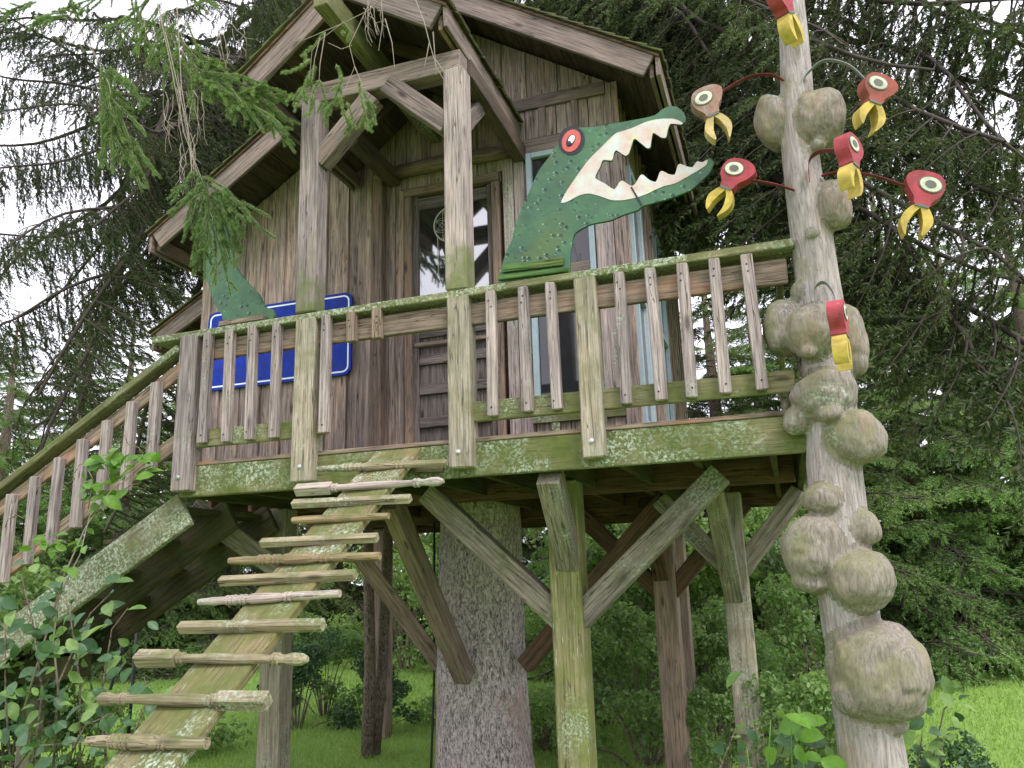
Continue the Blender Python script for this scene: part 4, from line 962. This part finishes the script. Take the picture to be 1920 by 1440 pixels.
DARK = [M['twigbark'], M['needle_dark']]
limbs_dark = [spruce_limb('branch', 11+i, 4.0, 62, .95, .08, 1.0, .038, (.08, .24), 38, .026, .0075, .034, DARK) for i in range(3)]
limbs_cur = [spruce_limb('branch', 21+i, 4.0, 84, .85, .06, .9, .032, (.07, .20), 42, .026, .0078, .034, DARK, curtain=.9) for i in range(3)]
limbs_thin = [spruce_limb('branch', 31+i, 4.0, 54, .95, .06, 1.1, .046, (.07, .22), 26, .024, .0068, .028, DARK, bare=.7) for i in range(3)]
M['needle_olive'] = leafmat('olive_spruce_needles', (.055, .085, .036), (.10, .145, .060), (.16, .175, .085), 1.8, .42, .6)
limbs_right = [spruce_limb('branch', 51+i, 4.0, 66, 1.05, .06, .8, .036, (.09, .26), 40, .028, .0085, .03, [M['twigbark'], M['needle_olive'] if i else M['needle_dark']], bare=.35) for i in range(3)]

# ------------------------------------------------------------------ the host spruce
SPR = thing('spruce_tree', (TX, TY, 0), 'big old spruce whose bare trunk rises through the treehouse floor', 'tree')
def make_trunk():
    seg = 110; zz = np.concatenate([np.linspace(-.1, 2.6, 150), np.linspace(2.7, 12, 18)]); V = []; F = []
    for z in zz:
        r = .405 + .05*math.exp(-(z+.1)/.3) - .020*max(z, 0)
        for k in range(seg):
            a = 2*math.pi*k/seg; q = Vector((math.cos(a), math.sin(a), z*.6)); bt = Vector((math.cos(a)*4, math.sin(a)*4, z*2.2))
            fb = Vector((math.cos(a)*9, math.sin(a)*9, z*3.2)); fis = abs(noise.noise(fb))+.5*abs(noise.noise(fb*2.3)); rr = r*(1+.05*noise.noise(q*1.2)+.02*noise.noise(bt))+.020*min(fis, .5)-.006; V.append((TX+rr*math.cos(a), TY+rr*math.sin(a), z))
    for i in range(len(zz)-1):
        for k in range(seg): k2 = (k+1) % seg; F.append((i*seg+k, i*seg+k2, (i+1)*seg+k2, (i+1)*seg+k))
    obj('trunk', mesh('trunk', V, F, M['bark'], smooth=True), SPR)
make_trunk()
def side_spruce(u, Y, label):
    p = PY(u, 1200, Y); T = thing('spruce_tree', (p.x, Y, 0), label, 'tree')
    tube('trunk', [(p.x, Y, -.2), (p.x+.02, Y, 3), (p.x, Y, 7), (p.x, Y, 12.5)], [.19, .16, .13, .04], M['sapbark'], T, n=14); return T
SPL = side_spruce(528, 9.8, 'dark spruce behind the house sending boughs over the staircase')
SPRT = side_spruce(1072, 9.9, 'spruce behind the house with long boughs reaching past the burl pole')
def limb(u0, v0, Y0, u1, v1, Y1, fam, i, roll=0.0, tree=None):
    A = PY(u0, v0, Y0); B = PY(u1, v1, Y1)
    if tree is not None:
        T = WM[tree.name].translation; h = math.hypot(A.x-B.x, A.y-B.y); d = math.hypot(T.x-A.x, T.y-A.y)
        A = Vector((T.x, T.y, max(3.2, min(11.5, A.z+(A.z-B.z)/max(h, .5)*d*.8))))
    obj('branch', fam[i % len(fam)], tree or SPR, aim(A, B, 4.0, roll))
left_limbs = [(560, 120, 6.6, -60, 330, 6.0), (520, 190, 6.6, 60, 470, 5.8), (620, -60, 6.6, 150, 60, 6.0), (600, 40, 6.8, 200, 200, 6.2), (440, 330, 6.8, -40, 620, 6.0),
              (520, -160, 6.4, -80, 40, 5.8), (560, -100, 7, 60, 120, 6.8), (330, 430, 7.4, 160, 900, 6.6), (300, 300, 7.2, -80, 480, 6.6), (640, -120, 7.2, 330, 20, 6.8), (380, 60, 7.2, -60, -40, 6.6)]
left_limbs += [(230, 380, 8.6, -60, 640, 8.2), (300, 480, 8.8, 60, 760, 8.4), (300, -60, 6.8, -60, 60, 6.2), (600, 20, 6.0, 120, 250, 5.4), (480, 120, 6.2, -40, 180, 5.4), (420, -40, 6.2, -60, 110, 5.6), (300, 380, 6.6, 30, 700, 5.6), (380, 260, 6.4, 120, 420, 5.6), (540, 60, 7.4, 260, 330, 7.0), (200, 120, 7.4, -120, 330, 7.0), (330, 540, 7.6, 130, 860, 7.0), 
               (300, 620, 8.4, 200, 1000, 8.0), (480, 0, 5.9, 240, 90, 5.4), (700, -160, 6.6, 420, -10, 6.0), (260, 200, 8, -40, 560, 7.6)]
for i, a in enumerate(left_limbs): limb(*a, (limbs_cur, limbs_dark, limbs_cur, limbs_thin)[i % 4], i, tree=SPL)
right_limbs = [(1180, 60, 7.6, 1640, 330, 7.0), (1200, -60, 7.6, 1760, 140, 7.0), (1260, 180, 8, 1700, 560, 7.2), (1450, 150, 7.8, 1980, 470, 7.0), (1500, 260, 7.8, 1900, 640, 6.8),
               (1500, 360, 8, 1800, 800, 7.2), (1580, -80, 7.4, 2000, 60, 7.0), 
               (1620, 240, 7.6, 2040, 320, 7.0), (1680, 480, 8, 1990, 900, 7)]
right_limbs += [(1440, 20, 7.6, 1960, 250, 7.0), (1600, -40, 7.8, 2020, 110, 7.4), (1500, -140, 7.4, 1900, 0, 6.9), (1560, 420, 8.2, 1960, 760, 7.2), (1150, -80, 7.2, 1500, 90, 6.8), (1220, 20, 8, 1560, 240, 7.6), (1480, 60, 7.2, 1840, 330, 6.8), (1560, 330, 7.6, 1940, 540, 7), (1300, 200, 8.6, 1560, 460, 8.2), (1720, 120, 8, 2020, 420, 7.6),
                (1640, -20, 8.4, 1960, 330, 8), ]
for i, a in enumerate(right_limbs): limb(*a, (limbs_right, limbs_cur, limbs_right, limbs_right, limbs_thin)[i % 5], i, tree=SPRT)
for i in (1, 3, 6, 8):            # more boughs of the crown, above and behind
    an = .5+.33*i; z = 7.4+i*.42; ln = 4.2-.2*i; d = Vector((math.cos(an), math.sin(an), -.32))
    A = Vector((TX, TY, z)); obj('branch', limbs_dark[i % 3], SPR, aim(A, A+d*ln, 4.0))

# hanging sprays of fresh growth close to the porch
def spray(stems, tips, Y, seed, dens=260, nl=.023, nw=.0030, mat=None, twr=.0035):
    rg = np.random.default_rng(seed); Vs = []; Fs = []; mi = []; base = 0
    def add(v, f, m):
        nonlocal base
        Vs.append(np.array([tuple(q) for q in v])); tf = tri_faces(f); Fs.append(np.array(tf)); mi.extend([m]*len(tf)); base += len(v)
    def P(p): return PY(p[0], p[1], Y + (p[2] if len(p) > 2 else 0))
    for st in stems:
        pts = [P(p) for p in st]; v, f = tube_arrays(pts, [twr*(1-.6*i/(len(pts)-1)) for i in range(len(pts))], 5, False, base); add(v, f, 0)
    tp, td, tl = [], [], []
    tips = list(tips) + [((a[0]+rg.normal()*9, a[1]+rg.normal()*9), (b[0]+rg.normal()*17, b[1]+rg.normal()*15), w_) for a, b, w_ in tips for _ in range(2 if Y > 3.9 else 1) if seed != 4]
    for (a, b, wide) in tips:
        A = P(a); B = P(b); B.y += rg.normal()*.03; mid = (A+B)/2 + Vector((rg.normal()*.01, rg.normal()*.02, .012)); pts = [A, mid, B]
        v, f = tube_arrays(pts, [.0025, .002, .001], 4, False, base); add(v, f, 0)
        for s0, s1 in ((A, mid), (mid, B)): d = s1-s0; tp.append(s0[:]); td.append(d.normalized()[:]); tl.append(d.length)
        # short side shoots
        d = (B-A); L_ = d.length; d.normalize()
        for k in range(int(wide)+0):
            q = .25+.7*rg.random(); s0 = A+(B-A)*q; sd = Vector(tuple(rg.normal(size=3))); sd = (sd-d*sd.dot(d)).normalized(); dd = (d*.75+sd*.7+Vector((0, 0, -.35))).normalized()
            tp.append(s0[:]); td.append(dd[:]); tl.append(min(L_*(.25+.2*rg.random()), .085))
    tp = np.array(tp); td = np.array(td); tl = np.array(tl)
    for k in range(len(tp)):
        n = max(12, int(tl[k]*dens*10)); nv = needle_tris(tp[k:k+1], td[k:k+1], tl[k:k+1], n, nl, nw, rg, .6)
        m = len(nv)//3; Vs.append(nv); Fs.append(np.arange(base, base+3*m).reshape(-1, 3)); mi.extend([1]*m); base += 3*m
    Vv = np.concatenate(Vs); o = Vv.mean(0)
    obj('hanging_spray', mesh_tris('hanging_spray', Vv-o, np.concatenate(Fs), [M['deadtwig'], mat or M['needle_near']], mi), SPR, Matrix.Translation(Vector(o)))
spray([[(285, -40), (320, 120), (345, 250), (372, 320), (392, 370)], [(330, -30), (340, 160), (362, 300), (388, 380)], [(310, 60), (352, 240), (360, 330)]],
      [((380, 340), (338, 400), 2), ((382, 345), (345, 440), 3), ((385, 350), (358, 480), 3), ((390, 360), (372, 500), 3), ((392, 365), (390, 520), 3), ((392, 365), (410, 530), 3), ((395, 360), (434, 490), 3), ((395, 360), (470, 420), 3), ((400, 355), (492, 425), 2), ((388, 345), (455, 385), 3), ((380, 330), (420, 450), 3), ((375, 330), (360, 420), 2), ((400, 380), (446, 455), 2), ((410, 400), (428, 500), 3), ((365, 320), (330, 375), 2), ((395, 390), (402, 480), 3), ((410, 365), (440, 430), 3)], 3.85, 1)
spray([[(60, -30), (130, 30), (165, 75), (190, 125), (200, 210)], [(110, 20), (150, 60), (200, 140)]],
      [((190, 125), (205, 240), 3), ((195, 140), (225, 300), 4), ((195, 130), (270, 190), 3), ((200, 160), (240, 270), 4), ((200, 200), (215, 320), 4), ((205, 220), (270, 320), 3), ((230, 240), (275, 345), 3), ((190, 170), (190, 280), 3), ((245, 270), (268, 325), 2), ((190, 150), (245, 210), 3), ((130, 30), (60, 40), 2), ((60, 10), (0, 30), 2), ((110, 25), (150, 15), 2)], 3.95, 2)
spray([[(290, -30), (320, 50), (350, 110), (400, 150), (450, 185)], [(310, -20), (345, 80), (395, 140)], [(300, 10), (330, 90), (380, 120)], [(330, 120), (345, 220), (360, 300)], [(340, 150), (335, 230), (350, 310)]],
      [((330, 60), (375, 130), 3), ((345, 90), (420, 130), 4), ((350, 100), (400, 190), 4), ((380, 130), (470, 160), 4), ((390, 140), (430, 195), 4), ((420, 150), (475, 235), 4), ((440, 175), (510, 182), 3), ((450, 185), (530, 215), 3), ((480, 195), (540, 262), 3), ((440, 180), (500, 225), 3), ((300, 10), (265, 110), 3), ((280, -10), (215, 85), 3), ((330, 40), (290, 120), 3), ((250, -20), (270, 100), 3), ((360, 100), (365, 200), 3), ((320, 60), (310, 160), 3), ((400, 160), (445, 215), 3), ((470, 170), (520, 185), 2), ((310, -30), (410, 10), 3), ((230, -20), (160, 20), 2)], 3.95, 3)
spray([[(735, -20), (690, 20), (640, 45), (600, 75), (585, 95), (580, 150)], [(600, 70), (590, 110), (585, 150)], [(610, 60), (600, 120), (598, 155)], [(700, -10), (672, 50), (655, 85), (665, 125), (640, 185)], [(660, 85), (640, 92), (615, 80)], [(665, 125), (680, 160)], [(690, 0), (690, 60), (698, 80)], [(715, 0), (718, 40), (710, 95)], [(722, 35), (735, 80), (740, 128)],
       [(775, -10), (795, 40), (808, 90), (818, 125), (832, 150)], [(805, 80), (796, 125)], [(815, 110), (838, 142)], [(640, 45), (570, 75), (530, 80)], [(812, 60), (818, 140)]],
      [((583, 110), (540, 140), 2), ((585, 130), (548, 180), 2), ((580, 140), (552, 208), 3), ((598, 150), (585, 215), 3), ((600, 150), (608, 225), 4), ((590, 120), (570, 160), 2), ((640, 140), (632, 190), 2), ((642, 180), (615, 215), 3), ((650, 190), (652, 240), 3), ((672, 150), (690, 240), 3), ((680, 170), (700, 228), 3), ((630, 120), (640, 150), 2), ((640, 185), (655, 235), 3), ((610, 60), (560, 100), 1), ((640, 40), (650, 75), 1)], 3.80, 4)
# dead bare twigs hanging among them
def bare_twigs(u, v, Y, n, ln, seed):
    rg = np.random.default_rng(seed); V = []; F = []
    for i in range(n):
        p = PY(u+rg.normal()*18, v+rg.normal()*12, Y+rg.normal()*.05); P = [p]
        for k in range(5): P.append(P[-1]+Vector((rg.normal()*.018+.01, rg.normal()*.015, -ln/5*(.6+.6*rg.random()))))
        v_, f_ = tube_arrays(P, [.0024-.0003*k for k in range(6)], 3, False, len(V)); V += v_; F += f_
        for j in (2, 3):
            q = P[j]; v_, f_ = tube_arrays([q, q+Vector((rg.normal()*.05, rg.normal()*.03, -.06))], [.0015, .0008], 3, False, len(V)); V += v_; F += f_
    o = sum(V, Vector())/len(V); obj('bare_twigs', mesh('bare_twigs', [q-o for q in V], F, M['deadtwig']), SPR, Matrix.Translation(o))
for i, a in enumerate([(335, 180, 3.9, 12, .42), (355, 270, 3.9, 10, .35), (300, 20, 3.95, 10, .35), (430, 50, 3.95, 8, .3), (690, 10, 3.8, 6, .22), (200, 150, 4.0, 6, .3), (110, 40, 4.0, 5, .25)]): bare_twigs(*a, 70+i)

# ------------------------------------------------------------------ background spruces
BGM = [M['twigbark'], M['needle_mid']]; BGN = [M['twigbark'], M['needle_new']]; BGD = [M['twigbark'], M['needle_dark']]
bg_mid = [spruce_limb('branch', 81+i, 2.0, 36, .85, .04, .40, .05, (.09, .22), 22, .050, .0130, .02, BGM, spread=52, t0=.1, lift=.04) for i in range(2)]
bg_new = [spruce_limb('branch', 91+i, 2.0, 36, .85, .04, .40, .05, (.09, .22), 22, .050, .0130, .02, BGN, spread=52, t0=.1, lift=.05) for i in range(2)]
bg_dark = [spruce_limb('branch', 101+i, 2.0, 34, .85, .04, .6, .055, (.09, .24), 20, .055, .0150, .02, BGD, spread=52, t0=.1) for i in range(2)]
def bg_spruce(x, y, h, r, n, fams, label, seed, z0=.25):
    T = thing('background_spruce', (x, y, 0), label, 'tree', 'tall spruces behind' if 'tall' in label else 'spruces along the edge of the lawn'); rg = random.Random(seed)
    tube('trunk', [(x, y, -.2), (x+.05, y, h*.5), (x, y, h)], [.14+.012*h, .09+.006*h, .02], M['sapbark'], T, n=8)
    for i in range(n):
        q = (i+rg.random())/n; z = z0 + (h-z0)*q**1.15; ln = r*(1-(z/h)**1.3)*(.75+.45*rg.random())+.25; an = i*2.39996+rg.random()*.5
        fam = rg.choice(fams); sl_ = -.34+.5*(z/h)+rg.uniform(-.12, .12); A = Vector((x, y, z)); d = Vector((math.cos(an), math.sin(an), sl_))
        obj('branch', rg.choice(fam), T, aim(A, A+d.normalized()*ln, 2.0, rg.uniform(-.3, .3)))
    return T
def at_ground(u, Y): p = PY(u, 1240, Y); return p.x
lab_far = 'tall dark spruce in the row behind the lawn'; lab_near = 'green spruce with drooping fresh boughs at the edge of the lawn'
for i, (u, Y, h, r, n, f) in enumerate([(1760, 15.8, 9.5, 2.7, 105, [bg_new, bg_mid, bg_new]), (1560, 14.2, 8.0, 2.3, 85, [bg_mid, bg_new]), (1380, 14.8, 7.5, 2.2, 75, [bg_mid, bg_dark]), (1190, 14.6, 7.0, 2.1, 70, [bg_mid, bg_new]),
        (960, 17, 7, 2.2, 55, [bg_mid, bg_dark]), (640, 18, 7.5, 2.4, 60, [bg_mid, bg_dark]), (430, 15, 7.0, 2.2, 75, [bg_mid, bg_new]), (200, 14, 7.8, 2.4, 85, [bg_mid, bg_new]), (-40, 13, 7.6, 2.4, 75, [bg_mid, bg_new]), (2030, 16.5, 9.5, 2.5, 80, [bg_mid, bg_new])]):
    bg_spruce(at_ground(u, Y), Y, h, r, n, f, lab_near, 200+i)
for i, (u, Y, h, r) in enumerate([(1880, 19, 10, 2.8), (1660, 18.5, 9.5, 2.8), (1470, 19, 9, 2.6), (1290, 19.5, 9, 2.6), (1080, 20, 8.5, 2.6), (820, 21, 8, 2.6), (540, 21, 8, 2.6), (300, 18, 9, 2.8), (110, 17, 9.5, 2.8), (-40, 16.5, 9.5, 2.8), (2080, 19, 10, 2.8), (-140, 19, 7, 2.4)]):
    bg_spruce(at_ground(u, Y), Y, h, r, 80, [bg_dark, bg_mid], lab_far, 300+i)

# ------------------------------------------------------------------ broad-leaved shrubs
def leaf_cloud(centers, n, size, rg, up=.5):
    C = np.array([c[:3] for c in centers]); rad = np.array([c[3] for c in centers]); k = rg.choice(len(C), n, p=rad**2/np.sum(rad**2))
    d = unit(rg.normal(size=(n, 3))); rr = rad[k]*rg.random(n)**.45
    p = C[k]+d*rr[:, None]*np.array([1, 1, .8]); p[:, 2] = np.maximum(p[:, 2], .03)
    nrm = unit(rg.normal(size=(n, 3))*.8+np.array([0, 0, up])+d*.5); a = unit(np.cross(nrm, rg.normal(size=(n, 3)))); b = np.cross(nrm, a)
    s = size*(.6+.7*rg.random(n))[:, None]; f = nrm*s*.18
    V = np.stack([p-a*s*.5, p-b*s*.32+f, p+a*s*.5, p+b*s*.32+f], 1).reshape(-1, 3); i = np.arange(n)*4
    F = np.stack([np.stack([i, i+1, i+2], 1), np.stack([i, i+2, i+3], 1)], 1).reshape(-1, 3)
    return V, F
def shrub_mesh(seed, h, r, n, size, mat, nc=16):
    rg = np.random.default_rng(seed); cs = []
    for i in range(nc):
        a = rg.random()*6.28; q = rg.random()**.6; z = h*(.12+.85*rg.random()); rr = r*q*(1.1-.5*z/h); cs.append((math.cos(a)*rr, math.sin(a)*rr, z, r*(.16+.22*rg.random())))
    V, F = leaf_cloud(cs, n, size, rg); SV = []; SF = []
    for c in cs:
        v, f = tube_arrays([(c[0]*.1, c[1]*.1, -.05), (c[0]*.5, c[1]*.5, c[2]*.55), (c[0], c[1], c[2])], [.014, .009, .003], 4, False, len(SV)); SV += v; SF += f
    return mesh_tris('foliage', V, F, mat), mesh('stems', SV, SF, M['sapbark'])
shr = {'mid': [shrub_mesh(401+i, 1.8, .9, 3600, .075, M['leaf']) for i in range(3)], 'dark': [shrub_mesh(411+i, 1.3, .8, 2800, .07, M['leaf_dark']) for i in range(2)], 'pale': [shrub_mesh(421, 1.6, .7, 2200, .06, M['leaf_pale'])], 'low': [shrub_mesh(431+i, .55, .7, 1500, .06, M['leaf']) for i in range(2)],
       'tall': [shrub_mesh(441+i, 4.2, 1.5, 6500, .10, M['leaf'], 26) for i in range(2)]}
def shrub(u, Y, kind, s, label, group, i=0, v=1240):
    x = PY(u, v, Y).x; fm, sm = shr[kind][i % len(shr[kind])]; W = Matrix.Translation((x, Y, ground_z(x, Y)-.02)) @ Matrix.Rotation(i*1.7, 4, 'Z') @ Matrix.Scale(s, 4)
    T = thing('shrub', (x, Y, 0), label, 'shrub', group); o = obj('foliage', fm, T, W); o['kind'] = 'stuff'; obj('stems', sm, T, W)
gl_ = 'leafy green shrub in the undergrowth behind the posts'
for i, a in enumerate([(1130, 9.6, 'mid', .62), (1210, 9.0, 'mid', .8), (1330, 9.4, 'mid', .75), (1440, 9.0, 'mid', .62), (1170, 11.5, 'mid', 1.3), (1420, 11.8, 'mid', 1.4), (1550, 10.2, 'mid', .95), (1290, 12, 'mid', 1.5), (1060, 12.2, 'mid', .8)]): shrub(*a, gl_, 'shrubs behind the posts', i)
shrub(1500, 11.0, 'pale', 1.25, 'pale silvery leaved shrub beyond the burl pole', None, 0)
for i, a in enumerate([(1230, 14.0, 'tall', 1.0), (1080, 15.5, 'tall', 1.05), (1460, 15.2, 'tall', 1.0), (900, 16.5, 'tall', 1.1), (760, 15, 'tall', .9)]): shrub(*a, 'tall leafy young tree in the woodland edge', 'leafy young trees at the wood edge', i)
for i, a in enumerate([(560, 8.5, 'dark', .75), (610, 9.5, 'mid', .7), (720, 9.0, 'dark', .6), (860, 9.2, 'low', 1.0)]): shrub(*a, 'small dark shrub on the lawn by the two thin trunks', 'small shrubs by the thin trunks', i)
for i, a in enumerate([(1450, 6.6, 'mid', .55), (1560, 6.0, 'mid', .6), (1340, 7.4, 'mid', .5), (1740, 6.2, 'dark', .5), (1200, 7.8, 'low', 1.1), (1010, 8.2, 'low', 1.0)]): shrub(*a, 'low green bush at the foot of the burl pole and posts', 'low bushes by the burl pole', i)
for i, a in enumerate([(420, 15.5, 'tall', .9), (60, 15, 'tall', 1.0), (250, 16, 'tall', 1.0)]): shrub(*a, 'leafy tree beyond the staircase', 'leafy trees beyond the staircase', i)

for i, a in enumerate([(40, 5.0, 'dark', .95), (150, 5.6, 'mid', .55), (-60, 4.8, 'mid', 1.0), (330, 7.2, 'low', 1.0)]): shrub(*a, 'dense dark bush under the staircase', 'bushes under the staircase', i)
# two thin trunks and a birch
SAP = thing('thin_tree', (-3.85, 7.6, 0), 'two slim brown trunks rising together left of the big spruce', 'tree')
for u0, u1, Y in ((688, 690, 7.4), (700, 728, 7.55)):
    a = PY(u0, 1420, Y); b = PY(u1, 1000, Y); a.z = -.05; up = (b-a).normalized(); tube('trunk', [a, a+(b-a)*.4+Vector((.03, 0, 0)), b, b+up*1.2], [.062, .056, .05, .045], M['sapbark'], SAP, n=10)
BIR = thing('birch_tree', (PY(1205, 1200, 13).x, 13, 0), 'thin pale birch trunk in the woods behind the posts', 'tree')
for u, Y in ((1205, 13), (1178, 13.6)):
    a = PY(u, 1240, Y); a.z = 0; tube('trunk', [a, a+Vector((.1, 0, 2.5)), a+Vector((.3, 0, 6))], [.08, .065, .04], M['birch'], BIR, n=8)

# ------------------------------------------------------------------ single big leaves near the camera
def leaf_mesh(seed, mat, curl=.18):
    rg = random.Random(seed); n = 5; V = []; F = []
    for i in range(n+1):
        t = i/n; w = .34*math.sin(math.pi*min(1, (t*.93+.05)))**.8*(1 if t < .98 else .1); z = -curl*t*t
        V += [(t, -w, z+w*.35), (t, 0, z), (t, w, z+w*.35)]
    for i in range(n):
        b = i*3; F += [(b, b+1, b+4, b+3), (b+1, b+2, b+5, b+4)]
    return mesh('leaf', V, F, mat, smooth=True)
LEAVES = {k: [leaf_mesh(i, M[k], c) for i, c in enumerate((.1, .25, .4))] for k in ('leaf_dark', 'leaf_fresh', 'leaf', 'leaf_pale')}
def big_leaf(p, size, parent, k, rg, face=.6):
    d = Vector((rg.uniform(-1, 1), rg.uniform(-1, .4), rg.uniform(-.7, .5))).normalized(); nrm = Vector((rg.uniform(-.5, .5), -face+rg.uniform(-.5, .4), rg.uniform(.2, 1))).normalized()
    y = nrm.cross(d).normalized(); z = d.cross(y).normalized()
    W = Matrix(((d.x*size, y.x*size, z.x*size, p.x), (d.y*size, y.y*size, z.y*size, p.y), (d.z*size, y.z*size, z.z*size, p.z), (0, 0, 0, 1)))
    obj('leaf', rg.choice(LEAVES[k]), parent, W)
def leafy(T, stem_px, Y, n, size, k, seed, spread=.09, sr=.006, smat='deadtwig', mix=None):
    rg = random.Random(seed)
    for st in stem_px:
        P = [PY(p[0], p[1], Y+(p[2] if len(p) > 2 else 0)) for p in st]
        tube('stem', P, [sr*(1-.6*i/(len(P)-1)) for i in range(len(P))], M[smat], T, n=5)
        m = n//len(stem_px)
        for i in range(m):
            q = rg.random()*(len(P)-1); j = min(int(q), len(P)-2); p = P[j].lerp(P[j+1], q-j) + Vector((rg.gauss(0, spread), rg.gauss(0, spread), rg.gauss(0, spread)))
            big_leaf(p, size*rg.uniform(.6, 1.2), T, (rg.choice(mix) if mix else k), rg)
VINE = thing('climbing_vine', (-5.0, 4.0, 0), 'vine with bright green leaves climbing over the stair railing', 'vine')
leafy(VINE, [[(45, 1330), (90, 1180), (120, 1080), (160, 990), (200, 930), (235, 890)], [(110, 1300), (100, 1200), (110, 1120), (150, 1040), (170, 960)]], 3.95, 24, .075, 'leaf_fresh', 1, .02, .007)
leafy(VINE, [[(190, 935), (205, 900), (200, 868), (220, 850)], [(195, 925), (230, 905), (265, 875), (285, 860)], [(165, 955), (175, 900), (165, 880)]], 3.95, 46, .105, 'leaf_fresh', 2, .035, .004)
leafy(VINE, [[(75, 1040), (100, 1010), (130, 1020)], [(70, 1010), (95, 1030), (120, 1040)]], 3.95, 18, .07, 'leaf_fresh', 4, .03, .003)
for i in range(7):
    rg = random.Random(50+i); p = PY(rg.uniform(20, 290), rg.uniform(830, 980), 4.15); P = [p]
    for k in range(6): P.append(P[-1]+Vector((rg.uniform(-.10, .02), rg.uniform(-.02, .02), rg.uniform(-.06, .05))))
    tube('tendril', P, .003, M['rungdark'], VINE, n=4)
BUSH = thing('leafy_bush', (-4.2, 4.0, 0), 'dark green broad leaved bush filling the corner below the stairs', 'bush')
leafy(BUSH, [[(60, 1440), (80, 1300), (60, 1160), (40, 1080)], [(150, 1440), (150, 1280), (130, 1140), (90, 1090)], [(200, 1440), (190, 1300), (210, 1180), (240, 1140)], [(100, 1440), (110, 1280), (170, 1150), (210, 1110)], [(20, 1440), (10, 1300), (10, 1180)]], 3.9, 170, .10, 'leaf_dark', 5, .12, .008, 'sapbark', ['leaf_dark', 'leaf_dark', 'leaf'])
leafy(BUSH, [[(230, 1440), (250, 1380), (280, 1300), (270, 1270)], [(120, 1440), (160, 1360), (230, 1330)], [(30, 1440), (60, 1400), (160, 1390)]], 3.7, 45, .085, 'leaf_dark', 6, .11, .007, 'sapbark', ['leaf_dark', 'leaf_dark', 'leaf'])
PL = thing('leafy_plant', (.0, 4.2, 0), 'young plant with large bright leaves between mossy post and burl pole', 'plant')
leafy(PL, [[(1490, 1600), (1485, 1440), (1483, 1330)], [(1440, 1600), (1440, 1440), (1445, 1350)], [(1500, 1600), (1510, 1460), (1500, 1380)], [(1400, 1600), (1410, 1480), (1400, 1400)]], 4.0, 34, .12, 'leaf_fresh', 8, .05, .006, 'leaf_fresh')
leafy(PL, [[(1500, 1600), (1520, 1430), (1540, 1340)], [(1380, 1600), (1350, 1440), (1390, 1340)], [(1450, 1600), (1450, 1450), (1470, 1400)]], 4.5, 60, .10, 'leaf_dark', 9, .10, .006, 'sapbark', ['leaf_dark', 'leaf'])
PL2 = thing('leafy_plant', (1.2, 5, 0), 'small leafy plant on the lawn right of the burl pole', 'plant')
leafy(PL2, [[(1730, 1560), (1745, 1440), (1770, 1330), (1790, 1310)], [(1715, 1560), (1720, 1440), (1730, 1370)], [(1740, 1560), (1760, 1450), (1770, 1380)]], 5.0, 60, .085, 'leaf_dark', 10, .06, .006, 'sapbark', ['leaf_dark', 'leaf'])
